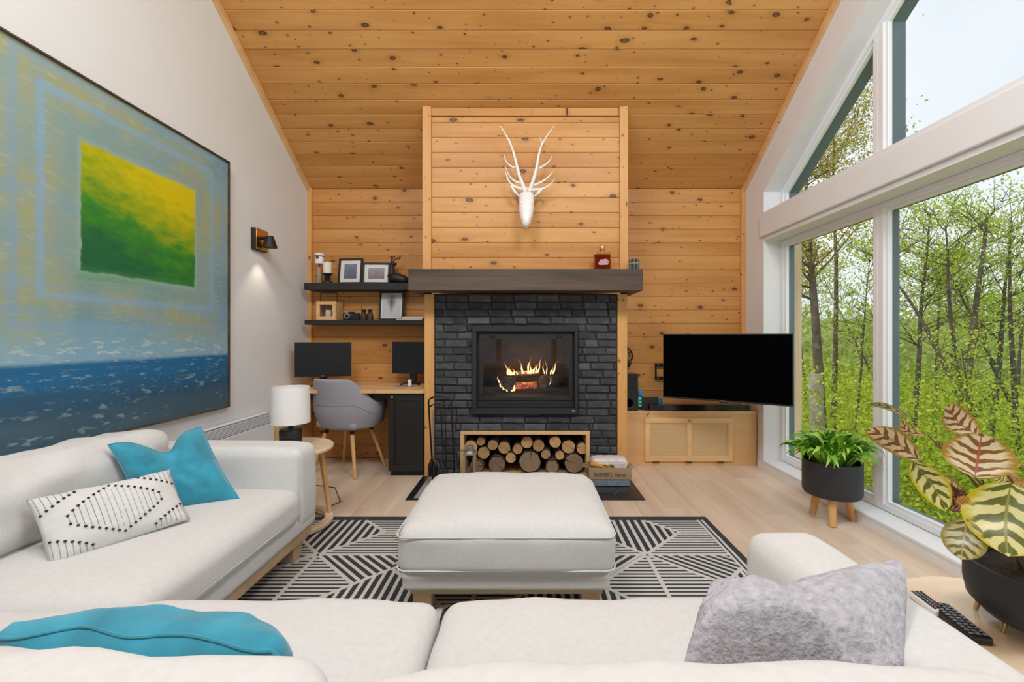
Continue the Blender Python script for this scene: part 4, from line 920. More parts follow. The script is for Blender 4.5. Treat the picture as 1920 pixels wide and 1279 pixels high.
def pframe(label, px0, px1, py0, d, zb, pic, yaw_, border, fr=.018):
    w = (px1-px0)/F*d; h = HC+(CY-py0)/F*d-zb; x = fx((px0+px1)/2, d)
    mt = Matrix.Translation((x, d, zb)) @ Matrix.Rotation(R(yaw_), 4, 'Z') @ Matrix.Rotation(R(-7), 4, 'X')
    t_ = thing('picture_frame', label, 'picture frame', (x, d, zb), group='framed pictures on the shelves')
    b = B(mt); rring_ = [(-w/2, w/2, h-fr, h), (-w/2, w/2, 0, fr), (-w/2, -w/2+fr, fr, h-fr), (w/2-fr, w/2, fr, h-fr)]
    for r4 in rring_: b.box(r4[0], r4[1], 0, .022, r4[2], r4[3])
    obj('frame', b, 'black_paint', t_)
    b = B(mt); b.box(-w/2+fr-.001, w/2-fr+.001, .009, .014, fr-.001, h-fr+.001); obj('mount', b, 'mat_card', t_)
    b = B(mt); b.box(-w/2+fr+border[0], w/2-fr-border[0], .0075, .0092, fr+border[1], h-fr-border[1]); obj('photo', b, pic, t_)
    b = B(mt); b.prism([(-.02, .022, h*.6), (.02, .022, h*.6), (.02, .022, h*.55), (-.02, .022, h*.55)], (0, .004, 0)); obj('easel_clip', b, 'black_paint', t_)
pframe('black picture frame holding a blue portrait photograph', 632, 678, 483, 4.25, ZU, 'pic_blue', -4, (.038, .036))
pframe('black picture frame holding a wide grey photograph', 679, 730, 491, 4.25, ZU, 'pic_grey', 3, (.036, .034))
pframe('black frame with a grey stag picture on the lower shelf', 709, 756, 545, 4.25, ZL, 'pic_deer', -3, (.012, .012))
# stag figurine
t_ = thing('stag_figurine', 'black lying stag figurine with antlers next to the mantel', 'figurine', (fx(740, 4.24), 4.24, ZU)); d = 4.24
b = B(); q = lambda cx, cy, dd=0: P(670+cx/8, 460+cy/8, d+dd)
b.tube([q(760, 540), q(700, 520), q(620, 500), q(560, 490), q(500, 480)], [.028, .045, .05, .05, .035], 12); b.tube([q(510, 480), q(515, 400), q(520, 330), q(520, 280)], [.038, .03, .022, .02], 10); b.tube([q(505, 262), q(530, 272), q(565, 285), q(590, 272)], [.012, .02, .016, .01], 10); b.tube([q(480, 530), q(540, 545), q(600, 545)], .016, 8)
for p_ in b.bm.verts: p_.co.z = max(p_.co.z, ZU)
obj('body', b, 'black_paint', t_, smooth='all')
for pts in ([(515, 265), (510, 210), (525, 150)], [(525, 262), (560, 215), (600, 205), (640, 205), (655, 150)], [(605, 205), (612, 165)], [(515, 225), (540, 195)], [(635, 205), (632, 160)]):
    b = B(); n = len(pts); b.tube([q(*p) for p in pts], [.006*(1-.6*i/(n-1)) for i in range(n)], 6); obj('antler', b, 'black_paint', t_, smooth=True)
# wooden lantern on the lower shelf
t_ = thing('wooden_lantern', 'square pine lantern with a black handle and candle inside', 'lantern', (fx(612, D), D, ZL))
lx0, lx1 = fx(594, 4.18), fx(630.5, 4.18); lz1 = ZL+.178; ly0, ly1 = 4.165, 4.165+(lx1-lx0)*.9
for y_ in (ly0, ly1-.018):
    b = B(); q_ = .034
    b.box(lx0, lx1, y_, y_+.018, lz1-q_, lz1).box(lx0, lx1, y_, y_+.018, ZL, ZL+q_).box(lx0, lx0+q_, y_, y_+.018, ZL+q_, lz1-q_).box(lx1-q_, lx1, y_, y_+.018, ZL+q_, lz1-q_); obj('side_frame', b, 'pine_plain', t_, bev=.0015)
b = B(); b.box(lx0, lx0+.012, ly0+.018, ly1-.018, ZL, lz1).box(lx1-.012, lx1, ly0+.018, ly1-.018, ZL, lz1).box(lx0+.012, lx1-.012, ly0+.018, ly1-.018, ZL, ZL+.012).box(lx0+.012, lx1-.012, ly0+.018, ly1-.018, lz1-.012, lz1); obj('case', b, 'pine_plain', t_)
b = B(); b.lathe([(0, 0), (.03, 0), (.03, .062), (0, .062)], ((lx0+lx1)/2, ly0+.06, ZL+.034), 20); obj('candle', b, 'candle', t_, smooth=40)
b = B(); b.box(lx0+.034, lx1-.034, ly0+.008, ly0+.010, ZL+.034, lz1-.034); obj('pane', b, 'clear', t_)
hz = HC+(CY-548)/F*4.18; ym = (ly0+ly1)/2
b = B(); b.tube([(lx0+.004, ym, lz1-.01), (lx0+.004, ym, hz), (lx1-.02, ym, hz), (lx1-.02, ym, lz1-.01)], .005, 6); obj('handle', b, 'black_metal', t_)
# camera and binoculars
t_ = thing('film_camera', 'old black film camera on the lower shelf', 'camera', (fx(658, 4.2), 4.2, ZL)); x0, x1 = fx(643.5, 4.2), fx(673.5, 4.2)
b = B(); b.box(x0, x1, 4.19, 4.23, ZL, ZL+.066).box(x0+.05, x1-.05, 4.195, 4.225, ZL+.066, ZL+.08); obj('camera_body', b, 'plastic_black', t_, bev=.004)
b = B(); xc = fx(653.5, 4.2); b.tube([(xc, 4.19, ZL+.036), (xc, 4.16, ZL+.036)], [.03, .026], 20); obj('lens', b, 'zinc', t_, smooth=40)
b = B(); b.tube([(xc, 4.1605, ZL+.036), (xc, 4.158, ZL+.036)], .017, 16); obj('lens_glass', b, 'gloss_black', t_, smooth=40)
for dx in (.02, .13): b = B(); b.tube([(x0+dx, 4.21, ZL+.066), (x0+dx, 4.21, ZL+.077)], .009, 12); obj('dial', b, 'zinc', t_, smooth=40)
t_ = thing('binoculars', 'brown and black binoculars standing on the lower shelf', 'binoculars', (fx(688, 4.22), 4.22, ZL))
for cx_ in (682, 694):
    x = fx(cx_, 4.22); b = B(); b.lathe([(0, 0), (.03, 0), (.031, .03), (.022, .07), (.018, .075)], (x, 4.22, ZL), 20); obj('barrel', b, 'brown', t_, smooth=40)
    b = B(); b.lathe([(.018, .075), (.02, .08), (.022, .1), (.018, .102), (0, .1)], (x, 4.22, ZL), 20); obj('eyepiece', b, 'black_paint', t_, smooth=40)
b = B(); b.tube([(fx(682, 4.22), 4.22, ZL+.05), (fx(694, 4.22), 4.22, ZL+.05)], .01, 8); obj('hinge', b, 'black_paint', t_)
for i, (p0, p1, z0, h, lab, mt) in enumerate(((743, 792, 0, .011, 'thin white book lying under another on the lower shelf', 'paper'), (754, 795, .0112, .022, 'pale pink book on top of the thin white one', 'newsprint'))):
    t_ = thing('book', lab, 'book', (fx((p0+p1)/2, 4.19), 4.22, ZL+z0), group='books on the lower shelf'); x0, x1 = fx(p0, 4.19), min(fx(p1, 4.19), -.878)
    b = B(); b.box(x0+.002, x1-.002, 4.182, 4.30, ZL+z0+.0025, ZL+z0+h-.002); obj('pages', b, 'paper', t_)
    b = B(); b.box(x0, x1, 4.18, 4.303, ZL+z0+.0003, ZL+z0+.0025).box(x0, x1, 4.18, 4.303, ZL+z0+h-.002, ZL+z0+h); obj('cover', b, mt, t_)
# ------------------------------------------------------------------ stag head above the mantel
sh = thing('mounted_stag', 'white resin stag head with antlers on the pine panel', 'wall decor', P(985, 360, 3.66))
q = lambda cx, cy, d: P(880+cx/5.327, 210+cy/5.33, d)
secs = [(800, 503, 640, 3.60, .07), (840, 497, 648, 3.585, .085), (890, 495, 650, 3.565, .095), (950, 494, 646, 3.545, .10), (1010, 496, 641, 3.525, .095), (1060, 508, 630, 3.51, .085), (1100, 520, 614, 3.50, .075), (1140, 534, 596, 3.497, .06), (1165, 548, 580, 3.505, .035), (1173, 558, 570, 3.515, .01)]
b = B(); n = 20; rings = []
for cy, x0, x1, d, dep in secs:
    p0, p1 = q(x0, cy, d), q(x1, cy, d); c = (p0+p1)/2; rx = (p1-p0).length/2; ring_ = []
    for k in range(n):
        a = 2*math.pi*k/n; sx_ = math.cos(a); sy_ = math.sin(a)
        fl_ = .72 if sy_ < 0 else 1
        ring_.append(b.v((c.x+rx*math.copysign(abs(sx_)**.85, sx_), c.y+dep*sy_*fl_+.0, c.z)))
    rings.append(ring_)
for r0, r1 in zip(rings, rings[1:]):
    for k in range(n): b.face([r0[k], r0[(k+1) % n], r1[(k+1) % n], r1[k]])
b.face(rings[0]); b.face(rings[-1]); head = obj('head', b, 'white_resin', sh, smooth='all', sub=1)
for sgn, ex in ((-1, 523), (1, 622)):
    b = B(); c = q(ex, 905, 3.50); b.ball(c, .012, 1.3, .7, .8); obj('eye', b, 'white_resin', sh, smooth=True)
    b = B(); c = q(ex+sgn*-18, 1108, 3.437); b.ball(c, .007, 1.2, .6, .8, 8); obj('nostril', b, 'white_resin', sh, smooth=True)
for pts in ([(500, 850), (450, 800), (420, 750), (405, 715)], [(650, 850), (690, 815), (725, 780), (745, 750)]):
    b = B(); b.tube([q(*p, 3.585) for p in pts], [.018, .034, .026, .004], 12, flat=.45); obj('ear', b, 'white_resin', sh, smooth='all')
b = B(); c = q(572, 850, 3.65); b.ball(c, .07, 1, .7, 1.2); b.box(c.x-.05, c.x+.05, 3.64, YU+.0215, c.z-.08, c.z+.06); obj('wall_mount', b, 'white_resin', sh, smooth=40)
ant = [([(560, 795), (530, 720), (500, 640), (470, 520), (430, 370), (370, 240), (308, 135)], .0165), ([(520, 715), (450, 690), (395, 630), (360, 545)], .010), ([(470, 560), (420, 545), (370, 500), (345, 425)], .010), ([(545, 775), (460, 748), (400, 700), (370, 630), (360, 590)], .011), ([(418, 330), (405, 295), (398, 258)], .006),
       ([(600, 795), (625, 720), (645, 660), (675, 540), (700, 400), (750, 280), (850, 135)], .0165), ([(640, 735), (735, 692), (800, 640), (838, 592)], .010), ([(670, 575), (740, 540), (800, 490), (825, 438)], .010), ([(615, 778), (730, 768), (800, 730), (857, 668)], .011), ([(728, 330), (718, 290), (705, 250)], .007)]
for pts, r in ant:
    n = len(pts); ps = [q(x, y, 3.585-.012*i) for i, (x, y) in enumerate(pts)]
    fine = []; rad = []
    for i in range((n-1)*4+1):
        s = i/4; k = min(int(s), n-2); f = s-k; p0, p1, p2, p3 = ps[max(k-1, 0)], ps[k], ps[k+1], ps[min(k+2, n-1)]
        fine.append(.5*((2*p1)+(p2-p0)*f+(2*p0-5*p1+4*p2-p3)*f*f+(3*p1-p0-3*p2+p3)*f**3)); rad.append(r*(1-.85*(s/(n-1))**1.4))
    b = B(); b.tube(fine, rad, 10); obj('antler', b, 'white_resin', sh, smooth='all')
# ------------------------------------------------------------------ things on the mantel
zb = 1.742
t_ = thing('liquor_bottle', 'square amber liquor bottle with a gold stopper on the mantel', 'bottle', (fx(1129, 3.6), 3.6, zb)); x0, x1 = fx(1113, 3.6), fx(1145.5, 3.6); z1 = HC+(CY-473)/F*3.6
b = B(); b.box(x0, x1, 3.575, 3.635, zb, z1); obj('glass_body', b, 'clear', t_, bev=.008, seg=3)
b = B(); b.box(x0+.006, x1-.006, 3.581, 3.629, zb+.008, z1-.018); obj('liquor', b, 'amber', t_, bev=.004)
xm = (x0+x1)/2; b = B(); b.lathe([(.018, 0), (.016, .012), (.014, .02)], (xm, 3.605, z1), 20); obj('neck', b, 'clear', t_, smooth=40)
b = B(); b.lathe([(0, .01), (.02, .01), (.024, .016), (.024, .048), (.021, .053), (0, .053)], (xm, 3.605, z1), 20); obj('stopper', b, 'brass', t_, smooth=40)
b = B(); b.prism([(x0+.03, 3.5738, zb+.05), (x0+.05, 3.5738, zb+.042), (x1-.03, 3.5738, zb+.045), (x1-.02, 3.5738, zb+.07), (x1-.04, 3.5738, zb+.092), (x0+.05, 3.5738, zb+.085)], (0, -.0008, 0)); obj('label', b, 'label', t_)
t_ = thing('striped_cup', 'small dark blue striped cup tied with string on the mantel', 'cup', (fx(1189, 3.62), 3.62, zb)); x = fx(1189, 3.62)
for k in range(14):
    a = 2*math.pi*k/14; b = B(); b.tube([(x+.034*math.cos(a), 3.62+.034*math.sin(a), zb+.0005), (x+.035*math.cos(a), 3.62+.035*math.sin(a), zb+.094)], .0072, 8); obj('stick', b, ('clad', 'pot_black')[k % 2], t_, smooth=True)
b = B(); b.lathe([(0, .002), (.032, .002), (.032, .09), (0, .088)], (x, 3.62, zb), 20); obj('jar', b, 'pot_black', t_, smooth=40)
b = B(); b.lathe([(.042, .055), (.044, .058), (.044, .061), (.042, .064)], (x, 3.62, zb), 20); obj('string', b, 'rope', t_, smooth=True)
# ------------------------------------------------------------------ fire tools, lantern, crate
ft = thing('fire_tool_set', 'black wrought-iron fire tools on a stand beside the bricks', 'fire tools', (-.66, 3.62, .01)); FD = 3.62
q = lambda cx, cy, d=FD: P(790+cx/7.527, 730+cy/7.523, d)
b = B(); b.tube([(q(165, 1100).x, FD, .02), q(150, 990), q(100, 165), q(130, 130), q(200, 100), q(265, 93), q(330, 102), q(395, 135), q(420, 165), q(460, 1000), (q(465, 1000).x, FD, .02)], .0075, 8); obj('stand_frame', b, 'black_metal', ft, smooth=True)
b = B(); b.tube([q(112, 245), q(170, 215), q(265, 198), q(350, 205), q(420, 228)], .006, 8); obj('tool_rail', b, 'black_metal', ft, smooth=True)
for c0 in ((175, 270), (290, 255), (345, 265)):
    b = B(); b.tube([q(c0[0]+48*math.cos(R(a)), c0[1]+55*math.sin(R(a)), FD-.01) for a in range(-160, 70, 20)], .0042, 6); obj('curl_handle', b, 'black_metal', ft, smooth=True)
for p0, p1 in (((275, 300), (312, 1060)), ((335, 330), (352, 1120))):
    b = B(); b.tube([q(*p0, FD-.02), q(*p1, FD-.02)], .0048, 8); obj('poker_rod', b, 'black_metal', ft, smooth=True)
b = B(); b.tube([q(165, 300, FD-.03), q(170, 1000, FD-.035)], .0045, 8); obj('shovel_rod', b, 'zinc', ft, smooth=True)
b = B(); sc0 = q(190, 985, FD-.04)
def shov(u, v):
    z = sc0.z-v*.135; w = .048*(.55+.45*min(1, v*3)) ; a = (u-.5)*2
    return Vector((sc0.x+a*w-.004, FD-.045-.02*(1-a*a)*0+.02*a*a-.03*v, z))
b.grid(shov, 10, 8); o = obj('shovel_pan', b, 'gloss_black', ft, smooth='all'); md = o.modifiers.new('solid', 'SOLIDIFY'); md.thickness = .003
b = B(); b.box(q(330, 1100).x-.02, q(330, 1100).x+.03, FD-.04, FD-.005, .03, .12); obj('brush', b, 'black_shelf', ft, bev=.006)
b = B(); b.box(q(140, 0).x, q(480, 0).x, FD-.07, FD+.06, .0125, .021); obj('stand_base', b, 'black_metal', ft, bev=.003)
t_ = thing('small_lantern', 'rustic wooden lantern with zinc top in front of the logs', 'lantern', (fx(880, 3.6), 3.6, .0125)); x0, x1 = fx(869, 3.58), fx(891.5, 3.58); zt_ = .24
for xx in (x0, x1-.014):
    for yy in (3.57, 3.57+.084):
        b = B(); b.box(xx, xx+.014, yy, yy+.014, .0125, zt_); obj('corner_post', b, 'crate_wood', t_)
b = B(); b.box(x0, x1, 3.57, 3.668, .0125, .026).box(x0-.004, x1+.004, 3.566, 3.672, zt_, zt_+.012); obj('base_and_cap', b, 'crate_wood', t_)
for s in (0, 1):
    a0, a1 = ((x0+.014), (x0+x1)/2) if s == 0 else ((x0+x1)/2, x1-.014)
    b = B(); zA, zB = (zt_, .12) if s == 0 else (.12, zt_)
    b.prism([(a0, 3.574, zA-.006), (a1, 3.574, zB-.006), (a1, 3.574, zB+.004), (a0, 3.574, zA+.004)], (0, .006, 0)); obj('cross_bar', b, 'crate_wood', t_)
b = B(); b.box(x0+.012, x1-.012, 3.582, 3.584, .026, zt_); obj('pane', b, 'clear', t_)
b = B(); b.lathe([(.046, zt_+.012), (.04, zt_+.02), (.03, zt_+.03), (.03, zt_+.062), (.026, zt_+.066), (0, zt_+.066)], ((x0+x1)/2, 3.62, 0), 20); obj('zinc_top', b, 'zinc', t_, smooth=40)
b = B(); xm = (x0+x1)/2; b.tube([(xm-.03+.05*math.cos(R(a))*1.0-.02, 3.60-.03*math.sin(R(a)), zt_+.04+.03*math.cos(R(a))) for a in range(0, 361, 24)], .0035, 6, cap=False); obj('ring_handle', b, 'zinc', t_, smooth=True)
cr = thing('market_crate', "weathered wooden crate lettered FARMER'S Market by the hearth", 'crate', (.67, 3.62, .0125))
cx0, cx1, cy0, cy1 = fx(1104.5, 3.5), fx(1184.5, 3.5), 3.5, 3.70; zA, zB = .068, HC+(CY-878)/F*3.5
b = B(); b.box(cx0+.01, cx1-.01, cy0+.008, cy1-.008, .0125, zA); obj('galvanised_base', b, 'galv', cr, bev=.003)
for nm, r6 in (('front_board', (cx0, cx1, cy0, cy0+.012)), ('back_board', (cx0, cx1, cy1-.012, cy1)), ('end_board', (cx0, cx0+.012, cy0+.012, cy1-.012)), ('end_board', (cx1-.012, cx1, cy0+.012, cy1-.012))):
    b = B(); b.box(*r6, zA, zB); obj(nm, b, 'crate_wood', cr, bev=.002)
b = B(); b.box(cx0+.012, cx1-.012, cy0+.012, cy1-.012, zA, zA+.008); obj('bottom_board', b, 'crate_wood', cr)
for xx, s in ((cx0, -1), (cx1, 1)):
    b = B(); b.tube([(xx, 3.56, zB-.015), (xx+s*.022, 3.565, zB-.004), (xx+s*.03, 3.60, zB-.02), (xx+s*.022, 3.635, zB-.004), (xx, 3.64, zB-.015)], .0075, 8); obj('rope_handle', b, 'rope', cr, smooth=True)
def lettering(txt, x, z, size, shear, parent, mat='ink', y=0, thick=.0004, sxx=1.0):
    cu = bpy.data.curves.new('lettering', 'FONT'); cu.body = txt; cu.size = size; cu.shear = shear; cu.extrude = thick
    o = bpy.data.objects.new('lettering_tmp', cu); C.objects.link(o); dg = bpy.context.evaluated_depsgraph_get(); me = bpy.data.meshes.new_from_object(o.evaluated_get(dg)); bpy.data.objects.remove(o)
    me.transform(Matrix.Translation((x, y, z)) @ Matrix.Rotation(R(90), 4, 'X') @ Matrix.Diagonal((sxx, 1, 1, 1))); me.materials.append(M[mat])
    o = bpy.data.objects.new('lettering', me); C.objects.link(o); T(o, parent); return o
lettering("FARMER'S", cx0+.04, zA+.02, .048, 0, cr, y=cy0-.0006, sxx=.70); lettering('Market', cx0+.2, zA+.02, .043, .45, cr, y=cy0-.0006, sxx=.72)
t_ = thing('newspaper_roll', 'folded pale newspapers lying in the market crate', 'newspaper', (.67, 3.6, zA+.008))
b = B(); softbox(b, cx0+.03, cx1-.02, 3.53, 3.68, zA+.0085, zB+.058, .03, (0, 0, .006), 14, .004, 14, 2); obj('paper_bundle', b, 'newsprint', t_, smooth='all')
for k in range(3):
    b = B(); z = zB+.012+k*.014; b.box(cx0+.045, cx1-.035, 3.5272, 3.529, z, z+.002); obj('fold_edge', b, 'paper', t_)
t_ = thing('work_glove', 'yellow leather glove draped over the crate front', 'glove', (.58, 3.55, zB))
b = B(); b.tube([(cx0+.012, 3.518, zB+.028), (cx0+.05, 3.52, zB+.026), (cx0+.09, 3.521, zB+.012), (cx0+.14, 3.521, zB+.004), (cx0+.19, 3.521, zB+.002)], [.016, .02, .012, .01, .006], 10); obj('palm', b, 'yellow', t_, smooth='all')
for k in range(3): b = B(); b.tube([(cx0+.10+k*.025, 3.519, zB+.014), (cx0+.13+k*.026, 3.517, zB+.016), (cx0+.15+k*.026, 3.516, zB+.004)], .006, 8); obj('finger', b, ('brown', 'yellow')[k % 2], t_, smooth=True)
# ------------------------------------------------------------------ television corner
tc_ = thing('media_cabinet', 'low pine media cabinet with a cane door under the television', 'cabinet', (1.5, 4.2, 0))
kx0, kx1, ky = FX1+.002, XR-.013, 4.11
b = B(); b.box(kx0, kx1, ky, 4.352, .0005, .485); obj('body', b, 'pine_plain', tc_)
b = B(); b.box(kx0, kx1, ky-.008, 4.352, .485, .508); obj('top_board', b, 'pine_plain', tc_, bev=.002)
dx0, dx1 = fx(1208.5, ky), fx(1373, ky); dz0, dz1 = HC+(CY-864.5)/F*ky, HC+(CY-783)/F*ky; xm = fx(1291.5, ky); f_ = .048
b = B(); yy0, yy1 = ky-.022, ky-.0008
b.box(dx0, dx1, yy0, yy1, dz0, dz0+f_).box(dx0, dx1, yy0, yy1, dz1-f_, dz1).box(dx0, dx0+f_, yy0, yy1, dz0+f_, dz1-f_).box(dx1-f_, dx1, yy0, yy1, dz0+f_, dz1-f_).box(xm-.023, xm+.023, yy0, yy1, dz0+f_, dz1-f_)
door = obj('door', b, 'pine_plain', tc_, bev=.002)
for a0, a1 in ((dx0+f_, xm-.023), (xm+.023, dx1-f_)):
    b = B(); b.box(a0, a1, ky-.006, ky-.001, dz0+f_, dz1-f_); obj('cane_backing', b, 'rattan_back', door)
    b = B(); x = a0
    while x < a1-.003: b.box(x, x+.0065, ky-.0115, ky-.0065, dz0+f_, dz1-f_); x += .0125
    z = dz0+f_
    while z < dz1-f_-.003: b.box(a0, a1, ky-.0125, ky-.0075, z, z+.0065); z += .0125
    obj('cane_panel', b, 'rattan', door, kind='stuff')
b = B(); b.tube([(xm, ky-.022, dz1-.025), (xm, ky-.036, dz1-.025)], .008, 10); b.ball((xm, ky-.042, dz1-.025), .015, 1, .7, 1); obj('knob', b, 'brass', door, smooth=True)
for px in (1229, 1290, 1350):
    x = fx(px, ky); b = B(); b.box(x-.03, x+.03, ky-.024, ky-.001, dz0-.008, dz0-.001); obj('hinge', b, 'black_metal', tc_)
tv = thing('television', 'large black flat television swung out on a wall arm', 'television', (1.62, 3.62, .67))
TL_, TR_ = Vector((fx(1243, 3.89), 3.89, 0)), Vector((fx(1487.5, 3.36), 3.36, 0)); x_ = (TR_-TL_).normalized(); nv = Vector((x_.y, -x_.x, 0)); w = (TR_-TL_).length; c = (TL_+TR_)/2
mt = frame_mtx((c.x, c.y, 0), x_, -nv, (0, 0, 1)); z0, z1 = .666, 1.226
b = B(mt); b.box(-w/2, w/2, 0, .028, z0, z1).box(-w*.35, w*.35, .028, .062, z0+.05, z0+.42); obj('housing', b, 'plastic_black', tv, bev=.003)
b = B(mt); b.box(-w/2+.006, w/2-.006, -.001, 0, z0+.014, z1-.007); obj('screen', b, 'screen', tv)
b = B(mt); b.box(-.025, .025, -.0012, 0, z0+.004, z0+.01); obj('maker_badge', b, 'grey_plastic', tv)
b = B(mt); b.box(-.03, .03, .0, .03, z0-.013, z0); obj('sensor', b, 'plastic_black', tv, bev=.003)
br = thing('swing_arm_bracket', 'black steel swing-arm bracket behind the television', 'wall mount', (1.45, 4.35, .9))
zt0, zt1 = HC+(CY-712)/F*4.35, HC+(CY-681)/F*4.35; bx_ = fx(1228, 4.35)
b = B(); b.box(bx_, bx_+.012, 4.335, 4.352, zt0, zt1).box(bx_, bx_+.42, 4.33, 4.352, zt1-.032, zt1).box(bx_, bx_+.42, 4.33, 4.352, zt0, zt0+.032); obj('wall_plate', b, 'black_metal', br)
for z in (zt0+.016, zt1-.016): b = B(); b.tube([(bx_+.024, 4.33, z), (bx_+.024, 4.324, z)], .008, 10); obj('bolt', b, 'zinc', br, smooth=True)
bc = mt @ Vector((0, .064, .93)); zc_ = (zt0+zt1)/2
b = B(); b.box(bx_+.2, bx_+.24, 4.27, 4.33, zc_-.06, zc_+.06); b.tube([(bx_+.22, 4.29, zc_), (bx_+.55, 4.05, zc_), tuple(bc)], .02, 10); obj('swing_arm', b, 'black_metal', br)
b = B(mt); b.box(-.1, .1, .0622, .075, .83, 1.03); obj('tv_plate', b, 'black_metal', br)
ZC = .5085
t_ = thing('subwoofer', 'glossy black subwoofer speaker beside the fireplace post', 'speaker', (.98, 4.24, ZC)); x0, x1 = .885, fx(1196.5, 4.13); z1 = HC+(CY-701)/F*4.13
b = B(); b.box(x0, x1, 4.13, 4.34, ZC, z1); obj('cabinet', b, 'gloss_black', t_, bev=.004)
b = B(); xc = fx(1181.5, 4.13); zc2 = HC+(CY-756)/F*4.13; b.lathe([(.046, 0), (.05, .003), (.05, .006), (.038, .004)], (0, 0, 0), 28); b.bm.transform(Matrix.Translation((xc-.012, 4.13, zc2)) @ Matrix.Rotation(R(90), 4, 'X')); obj('port_ring', b, 'plastic_black', t_, smooth=True)
b = B(); b.tube([(xc-.012, 4.1295, zc2), (xc-.012, 4.1285, zc2)], .04, 24); obj('port', b, 'screen', t_)
b = B(); b.box(xc-.025, xc+.0, 4.1288, 4.1298, ZC+.018, ZC+.026); obj('badge', b, 'grey_plastic', t_)
t_ = thing('game_console_dock', 'black game console dock with mint and blue controllers', 'game console', (1.14, 4.18, ZC)); dd = 4.17
x0, x1 = fx(1203.5, dd), fx(1235, dd); z1 = HC+(CY-745.5)/F*dd
b = B(); b.box(x0, x1, dd, dd+.045, ZC, z1); obj('dock', b, 'plastic_black', t_, bev=.004)
def joy(px0, px1, py0, py1, d, mat, name='controller'):
    b = B(); a0, a1, c0, c1 = fx(px0, d), fx(px1, d), HC+(CY-py1)/F*d, HC+(CY-py0)/F*d
    b.box(a0, a1, d, d+.022, c0, c1); o = obj(name, b, mat, t_, bev=.012, seg=4)
    b = B(); xm_ = (a0+a1)/2
    for zz in (.7, .35): b.tube([(xm_, d, c0+(c1-c0)*zz), (xm_, d-.005, c0+(c1-c0)*zz)], .0065, 10)
    obj('stick', b, 'plastic_black', o)
joy(1196.8, 1203.6, 745, 764, dd, 'mint'); joy(1235, 1243, 745, 760, dd, 'neon_blue')
t_ = thing('spare_controller', 'blue and white spare controller standing behind the console', 'controller', (1.09, 4.26, ZC)); joy(1197, 1206, 732, 770, 4.24, 'neon_blue', 'grip')
t_ = thing('soundbar', 'long glossy black soundbar on the media cabinet', 'soundbar', (1.63, 4.14, ZC)); x0, x1 = fx(1218.5, 4.12), fx(1408, 4.12)
b = B(); b.box(x0, x1, 4.12, 4.166, ZC, ZC+.058); obj('body', b, 'gloss_black', t_, bev=.004)
for px in (1228, 1240, 1352, 1372, 1386, 1400):
    b = B(); x = fx(px, 4.12); b.tube([(x, 4.1198, ZC+.029), (x, 4.1188, ZC+.029)], .019, 20); obj('driver', b, 'monitor_screen', t_)
b = B(); b.box(1.80, 1.825, 4.1188, 4.1198, ZC+.03, ZC+.038); obj('display', b, 'brass', t_)
hp = thing('headphones', 'black headphones hanging on the pine wall beside the post', 'headphones', (.99, 4.33, 1.0)); hq = lambda cx, cy, d=4.32: P(1160+cx/8.53, 640+cy/8.53, d)
b = B(); b.tube([hq(60, 120), hq(100, 95), hq(150, 110), hq(195, 160), hq(222, 220), hq(218, 270), hq(195, 305)], .009, 8); b.tube([hq(90, 150), hq(140, 150), hq(170, 190), hq(175, 250)], .006, 8); obj('headband', b, 'plastic_black', hp, smooth=True)
b = B(); b.ball(hq(150, 350), .035, .9, .6, 1.1); obj('ear_cup', b, 'plastic_black', hp, smooth=True)
b = B(); b.tube([hq(110, 90, 4.315), hq(110, 90, 4.352)], .008, 8); obj('peg', b, 'black_metal', hp)
b = B(); b.tube([(fx(1208, 4.2), 4.17, ZC+.008), (fx(1211, 4.15), 4.12, ZC+.006), (fx(1216, 4.1), 4.094, ZC-.006), (fx(1215, 4.09), 4.092, ZC-.03), (fx(1213, 4.09), 4.095, ZC-.045)], .0025, 6); tag(obj('console_cable', b, 'black_paint', smooth=True), 'thin black cable hanging over the media cabinet edge', 'cable')
# ------------------------------------------------------------------ green plant on wooden legs by the window
PC = Vector((2.0, 2.885, 0))
t_ = thing('potted_green_plant', 'bushy green strap-leaf plant in a black pot on wooden legs', 'plant', PC)
b = B(); b.lathe([(0, .168), (.135, .168), (.158, .176), (.168, .195), (.168, .395), (.160, .395), (.160, .36), (0, .36)], PC, 56); obj('pot', b, 'pot_black', t_, smooth=35)
b = B(); b.lathe([(0, .372), (.159, .365)], PC, 32); obj('soil', b, 'soil', t_)
for gx, gy in ((1523.5, 962), (1561, 988), (1599, 976)):
    g_ = G(gx, gy); g_.z = .001; v_ = g_-PC; top = PC+Vector((v_.x*.74, v_.y*.74, .172))
    b = B(); b.tube([top, g_], [.026, .021], 14); obj('leg', b, 'oak_z', t_, smooth=True)
m, t, bs = nodes('fresh_green_leaf'); rn = N(t, 'ObjectInfo').outputs['Random']
t.links.new(ramp(t, rn, [(0, srgb(72, 130, 30)), (.5, srgb(112, 172, 44)), (1, srgb(168, 208, 78))]), bs.inputs['Base Color']); bs.inputs['Roughness'].default_value = .35; M['leaf_green'] = m
random.seed(77); base_leaf = []
for k in range(4):
    b = B(); L = .24+.02*k; w = .019+.002*k; dr_ = .03+.035*k
    def lf(u, v):
        a = 2*v-1; wd = w*math.sin(math.pi*min(1, .12+.88*u))**.75*(1 if u < .97 else .4)
        return Vector((a*wd, L*math.sin(u*1.25)/.95, .17*math.sin(u*2.1)-dr_*u**2.2+abs(a)*wd*.45))
    b.grid(lf, 7, 2); bmesh.ops.recalc_face_normals(b.bm, faces=b.bm.faces); me = bpy.data.meshes.new('leaf'); b.bm.to_mesh(me); b.bm.free(); me.materials.append(M['leaf_green']); me.polygons.foreach_set('use_smooth', [True]*len(me.polygons)); base_leaf.append(me)
